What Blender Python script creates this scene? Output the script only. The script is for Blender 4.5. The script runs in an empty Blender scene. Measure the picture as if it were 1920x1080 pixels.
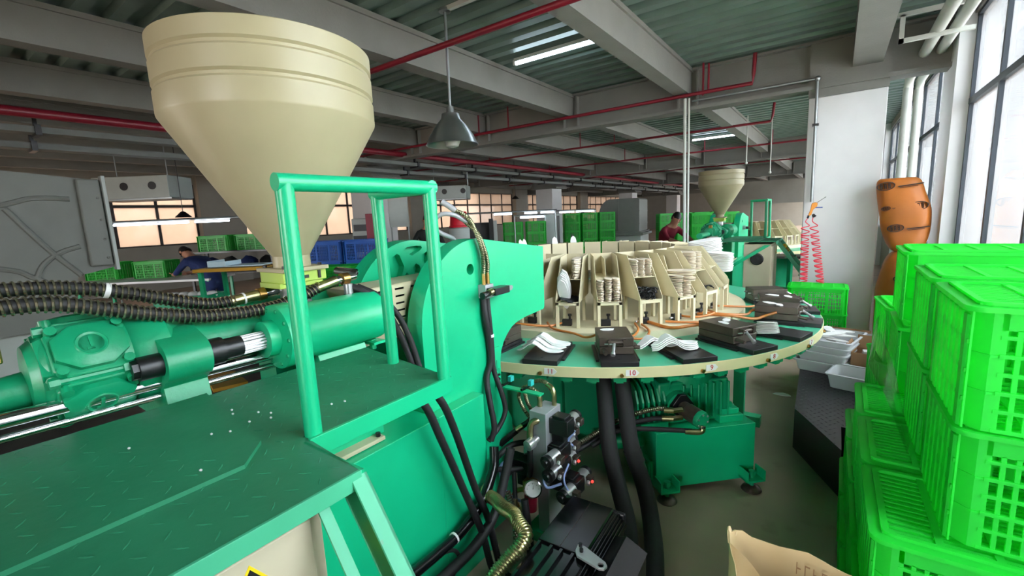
import bpy, bmesh, math, random
from math import sin, cos, pi, radians, sqrt, atan2
from mathutils import Vector, Matrix, Euler

S = bpy.context.scene
COL = S.collection
random.seed(7)

# ------------------------------------------------------------------ camera
def make_camera():
    yaw, pit, roll = radians(35.9010), radians(8.8914), radians(-2.5715)
    fw = Vector((-sin(yaw)*cos(pit), cos(yaw)*cos(pit), -sin(pit)))
    r0 = Vector((cos(yaw), sin(yaw), 0)); u0 = r0.cross(fw)
    r = r0*cos(roll) + u0*sin(roll); u = u0*cos(roll) - r0*sin(roll)
    cd = bpy.data.cameras.new('camera'); co = bpy.data.objects.new('camera', cd); COL.objects.link(co)
    cd.sensor_width = 36; cd.lens = 841.26/1920*36; cd.clip_start = .03; cd.clip_end = 300
    m = Matrix((r, u, -fw)).transposed().to_4x4(); m.translation = (0, 0, 1.75)
    co.matrix_world = m
    S.camera = co
make_camera()

# ------------------------------------------------------------------ sky, exposure
def make_world():
    w = bpy.data.worlds.new('overcast_sky'); S.world = w; w.use_nodes = True
    nt = w.node_tree; nt.nodes.clear()
    out = nt.nodes.new('ShaderNodeOutputWorld'); bg = nt.nodes.new('ShaderNodeBackground')
    tc = nt.nodes.new('ShaderNodeTexCoord'); sp = nt.nodes.new('ShaderNodeSeparateXYZ'); cr = nt.nodes.new('ShaderNodeValToRGB')
    nt.links.new(tc.outputs['Generated'], sp.inputs[0]); nt.links.new(sp.outputs['Z'], cr.inputs[0])
    e = cr.color_ramp.elements
    e[0].position = 0.0; e[0].color = (.93, .96, 1, 1); e[1].position = 1.0; e[1].color = (.97, .98, 1, 1)
    nt.links.new(cr.outputs[0], bg.inputs[0]); bg.inputs[1].default_value = 17.0
    nt.links.new(bg.outputs[0], out.inputs[0])
make_world()
S.view_settings.view_transform = 'Standard'; S.view_settings.look = 'None'
S.view_settings.gamma = 1; S.view_settings.use_curve_mapping = False
S.view_settings.exposure = 0.42
S.cycles.max_bounces = 9; S.cycles.diffuse_bounces = 5; S.cycles.glossy_bounces = 4; S.cycles.transmission_bounces = 6
S.cycles.transparent_max_bounces = 10; S.cycles.caustics_reflective = False; S.cycles.caustics_refractive = False
S.cycles.sample_clamp_indirect = 6; S.cycles.use_denoising = True
S.cycles.use_adaptive_sampling = True

def window_portal(x, y0, y1, z0, z1, sx):
    """a light portal lying in a window opening: it only guides the sky's light"""
    l = bpy.data.lights.new('window_light', 'AREA'); l.shape = 'RECTANGLE'; l.size = z1-z0; l.size_y = y1-y0
    l.cycles.is_portal = True
    o = bpy.data.objects.new('window_light', l); COL.objects.link(o)
    o.location = (x, (y0+y1)/2, (z0+z1)/2); o.rotation_euler = (0, radians(90)*(1 if sx < 0 else -1), 0)

# ------------------------------------------------------------------ materials
def lin(c):
    return tuple(((v/255)/12.92 if v/255 <= .04045 else ((v/255+.055)/1.055)**2.4) for v in c)

MATS = {}
def M(name, rgb, rough=.5, metal=0., var=.08, scale=6., bump=0., bscale=60., transl=0., emit=0., coat=0., spec=.5, wear=None, wscale=5., wthr=.6, rvar=.0):
    m = bpy.data.materials.new(name); m.use_nodes = True; MATS[name] = m
    nt = m.node_tree; N = nt.nodes; L = nt.links
    b = N['Principled BSDF']; c = lin(rgb)
    b.inputs['Roughness'].default_value = rough; b.inputs['Metallic'].default_value = metal
    b.inputs['Specular IOR Level'].default_value = spec
    if coat: b.inputs['Coat Weight'].default_value = coat; b.inputs['Coat Roughness'].default_value = .15
    tc = N.new('ShaderNodeTexCoord')
    nz = N.new('ShaderNodeTexNoise'); nz.inputs['Scale'].default_value = scale; nz.inputs['Detail'].default_value = 5
    L.new(tc.outputs['Object'], nz.inputs['Vector'])
    cr = N.new('ShaderNodeValToRGB'); e = cr.color_ramp.elements
    e[0].position = .3; e[1].position = .7
    e[0].color = (*[v*(1-var) for v in c], 1); e[1].color = (*[min(1, v*(1+var)) for v in c], 1)
    L.new(nz.outputs['Fac'], cr.inputs[0]); col = cr.outputs[0]
    if wear:
        n2 = N.new('ShaderNodeTexNoise'); n2.inputs['Scale'].default_value = wscale; n2.inputs['Detail'].default_value = 8
        L.new(tc.outputs['Object'], n2.inputs['Vector'])
        r2 = N.new('ShaderNodeValToRGB'); r2.color_ramp.elements[0].position = wthr; r2.color_ramp.elements[1].position = min(1, wthr+.12)
        L.new(n2.outputs['Fac'], r2.inputs[0])
        mx = N.new('ShaderNodeMix'); mx.data_type = 'RGBA'; L.new(r2.outputs[0], mx.inputs[0]); L.new(col, mx.inputs[6]); mx.inputs[7].default_value = (*lin(wear), 1)
        col = mx.outputs[2]
    L.new(col, b.inputs['Base Color'])
    if rvar:
        mr = N.new('ShaderNodeMapRange'); mr.inputs[3].default_value = rough-rvar; mr.inputs[4].default_value = rough+rvar
        L.new(nz.outputs['Fac'], mr.inputs[0]); L.new(mr.outputs[0], b.inputs['Roughness'])
    if bump:
        n3 = N.new('ShaderNodeTexNoise'); n3.inputs['Scale'].default_value = bscale; n3.inputs['Detail'].default_value = 4
        L.new(tc.outputs['Object'], n3.inputs['Vector'])
        bp = N.new('ShaderNodeBump'); bp.inputs['Strength'].default_value = bump; bp.inputs['Distance'].default_value = .01
        L.new(n3.outputs['Fac'], bp.inputs['Height']); L.new(bp.outputs[0], b.inputs['Normal'])
    if emit:
        b.inputs['Emission Color'].default_value = (*c, 1); b.inputs['Emission Strength'].default_value = emit
    if transl:
        out = N['Material Output']; tr = N.new('ShaderNodeBsdfTranslucent'); L.new(col, tr.inputs[0])
        ms = N.new('ShaderNodeMixShader'); ms.inputs[0].default_value = transl
        L.new(b.outputs[0], ms.inputs[1]); L.new(tr.outputs[0], ms.inputs[2]); L.new(ms.outputs[0], out.inputs[0])
    return m

def glass_mat(name, tint, clear, rough=.05, ior=1.3):
    """dusty window pane: part clear, part scattering, part mirror"""
    m = bpy.data.materials.new(name); m.use_nodes = True; MATS[name] = m
    nt = m.node_tree; N = nt.nodes; L = nt.links; N.clear()
    out = N.new('ShaderNodeOutputMaterial'); t = N.new('ShaderNodeBsdfTransparent'); d = N.new('ShaderNodeBsdfTranslucent'); g = N.new('ShaderNodeBsdfGlossy')
    c = lin(tint); t.inputs[0].default_value = (*c, 1); d.inputs[0].default_value = (*c, 1); g.inputs['Roughness'].default_value = rough
    tc = N.new('ShaderNodeTexCoord'); nz = N.new('ShaderNodeTexNoise'); nz.inputs['Scale'].default_value = 1.5
    L.new(tc.outputs['Object'], nz.inputs['Vector'])
    mr = N.new('ShaderNodeMapRange'); mr.inputs[3].default_value = 1-clear-.08; mr.inputs[4].default_value = 1-clear+.08; L.new(nz.outputs['Fac'], mr.inputs[0])
    m1 = N.new('ShaderNodeMixShader'); L.new(mr.outputs[0], m1.inputs[0]); L.new(t.outputs[0], m1.inputs[1]); L.new(d.outputs[0], m1.inputs[2])
    fr = N.new('ShaderNodeFresnel'); fr.inputs[0].default_value = ior
    m2 = N.new('ShaderNodeMixShader'); L.new(fr.outputs[0], m2.inputs[0]); L.new(m1.outputs[0], m2.inputs[1]); L.new(g.outputs[0], m2.inputs[2])
    L.new(m2.outputs[0], out.inputs[0])
    return m

GREEN = M('green_machine_paint', (12, 176, 122), .38, var=.04, coat=.15)
GREEND = M('worn_green_checker_paint', (36, 122, 86), .5, var=.12, scale=4, rvar=.1, wear=(70, 130, 105), wscale=3, wthr=.62, bump=.15, bscale=25)
GREENC = M('chipped_green_edge_paint', (66, 172, 130), .5, var=.08, wear=(120, 105, 105), wscale=28, wthr=.66)
SLEEVE = M('olive_braided_hose_guard', (128, 128, 98), .32, .9, var=.25, scale=30)
GREENM = M('green_cast_paint', (12, 150, 102), .42, var=.08, coat=.1, bump=.12, bscale=50)
GREENT = M('green_table_paint', (70, 178, 138), .35, var=.06, coat=.2, wear=(95, 150, 120), wthr=.66)
CREAM = M('cream_machine_paint', (164, 155, 122), .42, var=.04)
GUARDC = M('cream_guard_paint', (190, 182, 150), .45, var=.04)
CREAMR = M('worn_cream_rim_paint', (214, 205, 158), .45, var=.06, wear=(120, 115, 90), wscale=14, wthr=.72)
BEIGE = M('beige_sheet_steel_paint', (204, 194, 162), .5, var=.04)
CABIN = M('beige_cabinet_paint', (196, 186, 160), .5, var=.04)
BLACKP = M('black_plastic', (20, 21, 23), .35, var=.1)
BLACKG = M('glossy_black_casing', (12, 13, 15), .2, var=.1)
RUBBER = M('black_rubber', (26, 26, 27), .6, var=.15, bump=.1)
FOAMR = M('black_pipe_insulation', (32, 32, 33), .75, var=.15, bump=.2, bscale=30)
IRON = M('dark_mould_steel', (86, 76, 68), .42, .55, var=.22, scale=9, wear=(70, 58, 46), wthr=.6, bump=.08)
IRONB = M('black_mould_plate_steel', (44, 44, 46), .38, .4, var=.2, scale=12)
CHROME = M('chrome', (215, 215, 218), .12, 1., var=.03)
STEEL = M('bright_steel', (188, 188, 190), .3, .7, var=.08)
ALU = M('anodised_aluminium', (160, 163, 166), .45, .25, var=.05)
ZINC = M('yellow_zinc_plating', (176, 170, 126), .3, 1., var=.18, scale=14)
BRASS = M('brass', (186, 146, 86), .3, 1., var=.1)
GUARD = M('bright_spring_guard', (166, 160, 136), .25, .9, var=.2, scale=30)
WHITEF = M('white_foam', (238, 238, 236), .7, var=.02)
BEIGEF = M('beige_foam', (226, 212, 190), .75, var=.04)
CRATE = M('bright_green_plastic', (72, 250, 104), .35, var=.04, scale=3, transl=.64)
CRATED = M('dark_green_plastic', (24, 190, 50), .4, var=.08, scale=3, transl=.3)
BLUEC = M('blue_plastic', (18, 82, 165), .4, var=.06)
WHITEP = M('white_translucent_plastic', (228, 230, 232), .4, var=.03, transl=.3)
CARD = M('brown_cardboard', (158, 122, 86), .8, var=.08)
KRAFT = M('kraft_paper', (200, 174, 130), .8, var=.06, bump=.25, bscale=14)
KRAFTIN = M('kraft_paper_inside', (208, 184, 142), .8, var=.05, bump=.2, bscale=14)
ORANGE = M('orange_woven_plastic', (178, 102, 30), .5, var=.12, scale=3, bump=.3, bscale=9)
INK = M('dark_ink', (48, 34, 26), .7, var=.1)
INKBLUE = M('blue_ink', (70, 72, 140), .7, var=.1)
REDINK = M('red_ink', (190, 22, 36), .6, var=.05)
YELLOW = M('yellow_sticker', (238, 206, 24), .5, var=.04)
BLACKS = M('black_sticker_print', (18, 18, 18), .5, var=.05)
WHITES = M('white_sticker', (226, 226, 224), .5, var=.04)
LIME = M('yellow_green_block_paint', (170, 196, 80), .45, var=.05)
REDP = M('red_sprinkler_pipe_paint', (122, 20, 38), .4, var=.1)
REDB = M('red_plastic', (205, 22, 44), .4, var=.05)
BEAM = M('grey_beam_plaster', (124, 124, 119), .85, var=.06, scale=3, bump=.25, bscale=50)
DECK = M('galvanised_roof_deck', (112, 132, 124), .42, .35, var=.14, scale=2.5)
COLUMN = M('white_column_paint', (226, 227, 228), .75, var=.02, wear=(190, 190, 190), wthr=.72)
PLASTER = M('pale_wall_plaster', (150, 146, 136), .85, var=.05, scale=2)
CONC = M('worn_concrete', (176, 156, 138), .5, var=.14, scale=1.6, wear=(122, 98, 80), wscale=1.4, wthr=.58, rvar=.12)
FRAME = M('grey_window_frame', (62, 70, 78), .45, .3, var=.06)
FRAMED = M('dark_bronze_window_frame', (46, 42, 42), .5, .2, var=.06)
GREYBOX = M('grey_fibreglass', (112, 115, 110), .6, var=.05)
TRAYG = M('dull_grey_cable_tray', (104, 108, 104), .55, var=.06)
LGREY = M('light_grey_enamel', (168, 176, 172), .5, var=.04)
GALV = M('galvanised_pipe', (160, 166, 168), .4, .8, var=.08)
PVC = M('white_pvc_pipe', (198, 202, 196), .5, var=.05)
TUBE = M('lit_fluorescent_tube', (225, 238, 255), .5, emit=14)
TUBEFAR = M('lit_bench_tube', (230, 240, 255), .5, emit=6)
LAMPAL = M('spun_aluminium_shade', (170, 176, 174), .3, .9, var=.1)
BULB = M('milky_lamp_bulb', (190, 196, 190), .3, var=.03)
PINKC = M('pink_red_coil_tube', (250, 84, 104), .35, var=.03, transl=.3)
GUNO = M('orange_plastic', (232, 146, 40), .4, var=.04)
BLUEP = M('blue_plastic_lever', (24, 76, 160), .4, var=.04)
OHOSE = M('amber_air_hose', (206, 128, 62), .35, var=.06, transl=.2)
OCHRE = M('ochre_paint', (178, 132, 30), .5, var=.08)
LBLUE = M('pale_blue_cable', (130, 146, 190), .5, var=.05)
TEAL = M('teal_limit_switch', (40, 170, 165), .45, var=.05)
REDV = M('dark_red_valve_paint', (120, 18, 40), .45, var=.05)
LEDRED = M('lit_red_indicator', (255, 60, 50), .4, emit=1.5)
CLAD = M('pale_neighbour_cladding', (212, 198, 186), .8, var=.06)
SKIN = M('skin', (176, 124, 98), .6, var=.05)
HAIR = M('black_hair', (16, 14, 14), .5, var=.1)
CLOTHB = M('black_cloth', (26, 30, 28), .85, var=.1)
CLOTHR = M('dark_red_cloth', (128, 24, 44), .85, var=.1)
CLOTHN = M('navy_cloth', (28, 44, 92), .85, var=.1)
JEANS = M('dark_trousers', (36, 38, 48), .85, var=.1)
PALEB = M('pale_blue_tray_plastic', (190, 214, 224), .5, var=.03)
BLACKF = M('black_upper_fabric', (22, 25, 30), .7, var=.3, scale=30, bump=.4)
BLACKF2 = M('black_checker_steel', (40, 42, 44), .35, .3, var=.15, scale=5, wear=(90, 60, 60), wscale=2, wthr=.66)
GLASSR = glass_mat('hazy_window_glass', (240, 246, 250), .72)
GLASSL = glass_mat('dusty_warm_window_glass', (178, 168, 158), .45)
FILM = glass_mat('stretch_film', (240, 252, 242), .95, .2, 1.06)

# ------------------------------------------------------------------ mesh builder
def catmull(pts, n=8):
    P = [Vector(p) for p in pts]
    if len(P) < 3: return P
    out = []
    for i in range(len(P)-1):
        p0 = P[i-1] if i else P[0]*2-P[1]; p1 = P[i]; p2 = P[i+1]; p3 = P[i+2] if i+2 < len(P) else P[-1]*2-P[-2]
        for k in range(n):
            t = k/n
            out.append(.5*((2*p1)+(p2-p0)*t+(2*p0-5*p1+4*p2-p3)*t*t+(3*p1-p0-3*p2+p3)*t*t*t))
    out.append(P[-1]); return out

def resample(P, step):
    out = [P[0]]; acc = 0.
    for a, b in zip(P, P[1:]):
        d = (b-a).length
        if d < 1e-9: continue
        t = step-acc
        while t <= d:
            out.append(a+(b-a)*(t/d)); t += step
        acc = d-(t-step)
    return out

class MB:
    def __init__(s): s.v = []; s.f = []
    def add(s, v, f):
        k = len(s.v); s.v += [Vector(p) for p in v]; s.f += [tuple(i+k for i in q) for q in f]; return s
    def box(s, lo, hi, M_=None):
        x0, y0, z0 = lo; x1, y1, z1 = hi
        v = [Vector(p) for p in ((x0, y0, z0), (x1, y0, z0), (x1, y1, z0), (x0, y1, z0), (x0, y0, z1), (x1, y0, z1), (x1, y1, z1), (x0, y1, z1))]
        if M_ is not None: v = [M_ @ p for p in v]
        return s.add(v, [(0, 3, 2, 1), (4, 5, 6, 7), (0, 1, 5, 4), (1, 2, 6, 5), (2, 3, 7, 6), (3, 0, 4, 7)])
    def cbox(s, c, size, M_=None):
        return s.box([c[i]-size[i]/2 for i in range(3)], [c[i]+size[i]/2 for i in range(3)], M_)
    def ring(s, c, ax, r, n, e1=None):
        ax = Vector(ax).normalized()
        if e1 is None:
            e1 = ax.orthogonal().normalized()
        e2 = ax.cross(e1)
        return [Vector(c)+e1*(r*cos(2*pi*i/n))+e2*(r*sin(2*pi*i/n)) for i in range(n)]
    def loft(s, rings, cap0=True, cap1=True, close=False):
        k = len(s.v); n = len(rings[0])
        for r in rings: s.v += r
        m = len(rings)
        for j in range(m if close else m-1):
            for i in range(n):
                a = k+j*n+i; b = k+j*n+(i+1) % n; jj = (j+1) % m
                s.f.append((a, b, k+jj*n+(i+1) % n, k+jj*n+i))
        if not close:
            if cap0: s.f.append(tuple(k+i for i in range(n))[::-1])
            if cap1: s.f.append(tuple(k+(m-1)*n+i for i in range(n)))
        return s
    def cyl(s, a, b, r, n=16, r2=None):
        a = Vector(a); b = Vector(b); ax = b-a; e1 = ax.normalized().orthogonal().normalized()
        return s.loft([s.ring(a, ax, r, n, e1), s.ring(b, ax, r if r2 is None else r2, n, e1)])
    def lathe(s, prof, c=(0, 0, 0), ax=(0, 0, 1), n=24, cap0=True, cap1=True):
        """prof: list of (radius, distance along axis)"""
        ax = Vector(ax).normalized(); e1 = ax.orthogonal().normalized(); c = Vector(c)
        return s.loft([s.ring(c+ax*h, ax, max(r, 1e-4), n, e1) for r, h in prof], cap0, cap1)
    def tube(s, pts, r, n=8, sub=6, rib=None, caps=True):
        P = catmull(pts, sub) if sub > 1 else [Vector(p) for p in pts]
        if rib: P = resample(P, rib/2)
        rings = []; e1 = None
        for i, p in enumerate(P):
            t = (P[min(i+1, len(P)-1)]-P[max(i-1, 0)])
            if t.length < 1e-9: t = Vector((0, 0, 1))
            t.normalize()
            if e1 is None: e1 = t.orthogonal().normalized()
            else:
                e1 = e1-t*e1.dot(t)
                e1 = e1.normalized() if e1.length > 1e-6 else t.orthogonal().normalized()
            rr = r*(.80 if i % 2 else 1.) if rib else (r[min(i, len(r)-1)] if isinstance(r, (list, tuple)) else r)
            rings.append(s.ring(p, t, rr, n, e1))
        return s.loft(rings, caps, caps)
    def prism(s, poly, axis, a, b, holes=()):
        """poly: 2-D outline in the plane normal to axis (order: x->(y,z), y->(x,z), z->(x,y)); holes: further outlines cut right through"""
        def P(u, w):
            return {'x': lambda: (w, u[0], u[1]), 'y': lambda: (u[0], w, u[1]), 'z': lambda: (u[0], u[1], w)}[axis]()
        bm = bmesh.new(); loops = []
        for lp in [poly, *holes]:
            vs = [bm.verts.new(P(u, a)) for u in lp]
            loops.append(vs)
            for i in range(len(vs)): bm.edges.new((vs[i], vs[(i+1) % len(vs)]))
        bmesh.ops.triangle_fill(bm, use_beauty=True, use_dissolve=False, edges=bm.edges[:])
        bm.verts.index_update()
        base = [v.co.copy() for v in bm.verts]; tris = [tuple(v.index for v in f.verts) for f in bm.faces]
        li = [[v.index for v in l] for l in loops]; bm.free()
        n = len(base); k = {'x': 0, 'y': 1, 'z': 2}[axis]
        top = []
        for c in base:
            d = c.copy(); d[k] = b; top.append(d)
        fs = list(tris)+[tuple(i+n for i in t[::-1]) for t in tris]
        for l in li:
            for i in range(len(l)):
                p, q = l[i], l[(i+1) % len(l)]; fs.append((p, q, q+n, p+n))
        return s.add(base+top, fs)
    def sphere(s, c, r, n=12, m=8, sc=(1, 1, 1)):
        c = Vector(c); rings = []
        for j in range(1, m):
            t = pi*j/m
            rings.append([c+Vector((r*sc[0]*sin(t)*cos(2*pi*i/n), r*sc[1]*sin(t)*sin(2*pi*i/n), -r*sc[2]*cos(t))) for i in range(n)])
        return s.loft(rings)
    def xf(s, M_):
        s.v = [M_ @ p for p in s.v]; return s
    def mesh(s, name, mat, smooth=40):
        me = bpy.data.meshes.new(name); me.from_pydata([tuple(p) for p in s.v], [], s.f); me.validate()
        bm = bmesh.new(); bm.from_mesh(me); bmesh.ops.recalc_face_normals(bm, faces=bm.faces); bm.to_mesh(me); bm.free()
        for m in (mat if isinstance(mat, (list, tuple)) else [mat]): me.materials.append(m)
        if smooth:
            me.polygons.foreach_set('use_smooth', [True]*len(me.polygons)); me.set_sharp_from_angle(angle=radians(smooth))
        me.update(); return me
    def build(s, name, mat, parent=None, local=False, smooth=40, bevel=0, **props):
        if parent is not None and not local:
            inv = wm(parent).inverted(); s.v = [inv @ p for p in s.v]
        o = bpy.data.objects.new(name, s.mesh(name, mat, smooth)); COL.objects.link(o)
        if parent is not None: o.parent = parent
        if bevel:
            b = o.modifiers.new('rounded_edges', 'BEVEL'); b.width = bevel; b.segments = 2; b.limit_method = 'ANGLE'; b.angle_limit = radians(50)
        for k, v in props.items(): o[k] = v
        return o

def wm(o):
    m = o.matrix_basis.copy()
    while o.parent: o = o.parent; m = o.matrix_basis @ m
    return m

def tag(o, label, cat, group=None, kind=None):
    o['label'] = label; o['category'] = cat
    if group: o['group'] = group
    if kind: o['kind'] = kind
    return o
def thing(name, label, cat, loc=(0, 0, 0), rz=0., group=None, rot=None):
    o = bpy.data.objects.new(name, None); COL.objects.link(o); o.empty_display_size = .05
    o.location = loc; o.rotation_euler = rot or (0, 0, rz)
    return tag(o, label, cat, group)
KIDS = {}
def kids(o):
    return [c for c in bpy.data.objects if c.parent == o]
def copy_tree(o, parent=None, table=None):
    if table is None:
        table = {}
        for c in bpy.data.objects:
            if c.parent: table.setdefault(c.parent.name, []).append(c)
    c = o.copy(); COL.objects.link(c)
    if parent is not None: c.parent = parent
    for ch in table.get(o.name, []): copy_tree(ch, c, table)
    return c
def struct(name, mb, mat, parent=None, **k):
    o = mb.build(name, mat, parent, **k); o['kind'] = 'structure'; return o
def text(name, body, size, mat, M_, parent=None, ext=.0006, align='CENTER'):
    cu = bpy.data.curves.new(name, 'FONT'); cu.body = body; cu.size = size; cu.align_x = align; cu.align_y = 'CENTER'; cu.extrude = ext
    cu.resolution_u = 2
    o = bpy.data.objects.new(name, cu); COL.objects.link(o)
    dg = bpy.context.evaluated_depsgraph_get(); dg.update()
    me = bpy.data.meshes.new_from_object(o.evaluated_get(dg)); bpy.data.objects.remove(o); me.materials.clear(); me.materials.append(mat)
    o = bpy.data.objects.new(name, me); COL.objects.link(o)
    if parent is not None:
        o.parent = parent; o.matrix_local = wm(parent).inverted() @ M_
    else: o.matrix_world = M_
    return o
def frame(o, right, up):
    r = Vector(right).normalized(); u = Vector(up); u = (u-r*u.dot(r)).normalized(); n = r.cross(u)
    m = Matrix((r, u, n)).transposed().to_4x4(); m.translation = Vector(o); return m
def T(x, y, z, rz=0., rx=0., ry=0.):
    return Matrix.Translation((x, y, z)) @ Euler((rx, ry, rz)).to_matrix().to_4x4()

# ================================================================== STRUCTURE
XR, XL, Y0, Y1, ZC = 1.05, -17.0, -6.0, 46.0, 3.77
struct('floor', MB().box((XL-.3, Y0-.3, -.12), (XR+.3, Y1+.3, 0)), CONC, smooth=0)
struct('ground', MB().box((-60, -60, -.6), (60, 110, -.3)), CONC, smooth=0)

def make_ceiling():
    mb = MB(); P = []; y = Y0
    while y < Y1:
        P += [(y, ZC), (y+.115, ZC), (y+.145, ZC+.055), (y+.24, ZC+.055)]; y += .27
    v = []; f = []
    for (yy, z) in P: v += [(XL-.3, yy, z), (XR+.3, yy, z)]
    for i in range(len(P)-1): f.append((2*i, 2*i+1, 2*i+3, 2*i+2))
    mb.add(v, f)
    struct('ceiling', mb, DECK, smooth=0)
    struct('roof', MB().box((XL-.4, Y0-.4, ZC+.12), (XR+.4, Y1+.4, ZC+.3)), BEAM, smooth=0)
make_ceiling()

GIRD = [-1.75, 7.3, 16.35, 25.4, 34.4, 43.4]
for gi, gy in enumerate(GIRD):
    mb = MB().box((XL, gy-.04, 3.24), (XR, gy+.04, ZC)).box((XL, gy-.13, 3.19), (XR, gy+.13, 3.24)).box((XL, gy-.13, ZC-.03), (XR, gy+.13, ZC-.001))
    for k in range(9):
        for dx in (-.18, .08): mb.box((-1.83-1.94*k+dx, gy-.12, 3.24), (-1.83-1.94*k+dx+.02, gy-.04, ZC-.04))
    struct('beam', mb, BEAM, smooth=0)
for gi in range(len(GIRD)-1):
    ya = GIRD[gi]+.045; yb = GIRD[gi+1]-.045
    if gi == 0: ya = GIRD[0]+.05
    for k in range(8):
        x1 = -1.83-1.94*k
        mb = MB().box((x1-.2, ya, 3.41), (x1, yb, ZC-.002)).box((x1-.225, ya, ZC-.05), (x1+.025, yb, ZC-.001))
        struct('beam', mb, BEAM, smooth=0)
    struct('beam', MB().box((.06, ya, 3.38), (.35, yb, ZC-.002)), BEAM, smooth=0)

def column(x, y, cap=False, w=.79, main=False):
    t = MB().box((x-w/2, y, 0), (x+w/2, y+.8, 3.09 if not cap else 2.86))
    c = struct('column', t, COLUMN if main else COLUMN, bevel=.012)
    u = MB().box((x-w/2-.006, y-.006, (3.09 if not cap else 2.86)), (x+w/2+.006, y+.806, ZC))
    if cap:
        z = 2.86
        for sx in (-1, 1):
            u.prism([(x+sx*w/2, z), (x+sx*(w/2+.22), z), (x+sx*(w/2+.26), z+.05), (x+sx*(w/2+.2), z+.07), (x+sx*(w/2+.06), z+.3), (x+sx*w/2, z+.34)], 'y', y-.06, y+.86)
    o = u.build('capital', BEAM, c); o['kind'] = 'structure'
    return c
column(.027, 7.2, main=True)
for gy in (16.2, 25.2, 34.2): column(.027, gy)
for gy in (7.3, 16.3, 25.3, 34.3): column(-9.95, gy, cap=True)

# right (window) wall
struct('wall_right', MB().box((XR, Y0-.3, 0), (XR+.25, Y1+.3, 1.1)).box((XR, Y0-.3, 3.62), (XR+.25, Y1+.3, ZC+.1)), PLASTER, smooth=0)
WPIL = [(-2.0, -1.2), (6.9, 7.62), (16.0, 16.8), (25.0, 25.8), (34, 34.8)]
for a, b in WPIL:
    struct('pillar', MB().box((.95, a, 0), (XR+.25, b, ZC)), COLUMN, smooth=0)
WN = [0]
def window(side, x, ya, yb, z0, z1, ys, zs, fm, gm, t=.05, d=.07):
    """a window of the setting: posts, transoms and one pane for every opening"""
    WN[0] += 1
    w = bpy.data.objects.new('window_%d' % WN[0], None); COL.objects.link(w); w.location = (x, (ya+yb)/2, z0); w['kind'] = 'structure'
    ys = [ya]+list(ys)+[yb]; zs = [z0]+list(zs)+[z1]
    for i, y in enumerate(ys):
        tt = t*1.6 if i in (0, len(ys)-1) else t
        MB().box((x-d/2, y-tt/2, z0), (x+d/2, y+tt/2, z1)).build('mullion', fm, w, smooth=0)['kind'] = 'structure'
    for z in zs:
        MB().box((x-d/2-.004, ya, z-t*.6), (x+d/2+.004, yb, z+t*.6)).build('transom', fm, w, smooth=0)['kind'] = 'structure'
    for i in range(len(ys)-1):
        for j in range(len(zs)-1):
            MB().box((x-.004, ys[i]+t*.5, zs[j]+t*.5), (x+.004, ys[i+1]-t*.5, zs[j+1]-t*.5)).build('pane', gm, w, smooth=0)['kind'] = 'structure'
    window_portal(x, ya, yb, z0, z1, side)
    return w
xw = XR+.06
struct('wall_right', MB().box((XR, Y0-.3, 1.1), (XR+.25, .25, 3.62)), PLASTER, smooth=0)
window(1, xw, .25, 6.9, 1.1, 3.62, [1.46+1.08*i for i in range(5)], [2.75], FRAME, GLASSR)
for (a, b) in ((7.62, 16.0), (16.8, 25.0), (25.8, 34.0)):
    window(1, xw, a, b, 1.1, 3.62, [a+(b-a)*i/6 for i in range(1, 6)], [2.75], FRAME, GLASSR)

# left wall, far across the hall
struct('wall_left', MB().box((XL-.25, Y0-.3, 0), (XL, Y1+.3, 1.36)).box((XL-.25, Y0-.3, 3.26), (XL, Y1+.3, ZC+.1)), PLASTER, smooth=0)
LP = [(-6.0, -4.5), (6.15, 7.5), (15.1, 16.4), (24.0, 25.4), (33, 34.4), (42, 46.2)]
for a, b in LP: struct('pillar', MB().box((XL-.25, a, 0), (XL+.25, b, ZC)), PLASTER, smooth=0)
for (a, _), (b, c) in zip([(p[1], 0) for p in LP[:-1]], LP[1:]):
    n = int(round((b-a)/1.02)); ys = [a+(b-a)*i/n for i in range(1, n)]
    window(-1, XL-.1, a, b, 1.36, 3.26, ys, [2.58], FRAMED, GLASSL, t=.07)
# wide sills posts in the near left window are covered by the same mullions
struct('wall_back', MB().box((XL-.3, Y1, 0), (XR+.3, Y1+.25, ZC+.1)), PLASTER, smooth=0)
struct('wall_front', MB().box((XL-.3, Y0-.25, 0), (-9.5, Y0, ZC+.1)).box((-6.5, Y0-.25, 0), (-.9, Y0, ZC+.1)).box((-.9, Y0-.25, 3.3), (.95, Y0, ZC+.1)).box((.95, Y0-.25, 0), (XR+.3, Y0, ZC+.1)).box((-9.5, Y0-.25, 2.6), (-6.5, Y0, ZC+.1)), PLASTER, smooth=0)  # openings added in this unseen end wall to light the near things
def added_opening_portal(x0, x1, y, z0, z1):
    l = bpy.data.lights.new('added_opening_light', 'AREA'); l.shape = 'RECTANGLE'; l.size = x1-x0; l.size_y = z1-z0; l.cycles.is_portal = True
    o = bpy.data.objects.new('added_opening_light', l); COL.objects.link(o); o.location = ((x0+x1)/2, y, (z0+z1)/2); o.rotation_euler = (radians(90), 0, 0)
added_opening_portal(-.9, .95, Y0-.1, 0, 3.3); added_opening_portal(-9.5, -6.5, Y0-.1, 0, 2.6)  # portals for the openings added behind the camera
# neighbouring buildings seen dimly through the panes
struct('exterior_wall', MB().box((-24, -20, -.3), (-23.5, 70, 7.5)), CLAD, smooth=0)
struct('exterior_wall', MB().box((15, -20, -.3), (16, 70, 6.5)).box((14.6, -20, 4.6), (15, 70, 5.1)), COLUMN, smooth=0)

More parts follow.
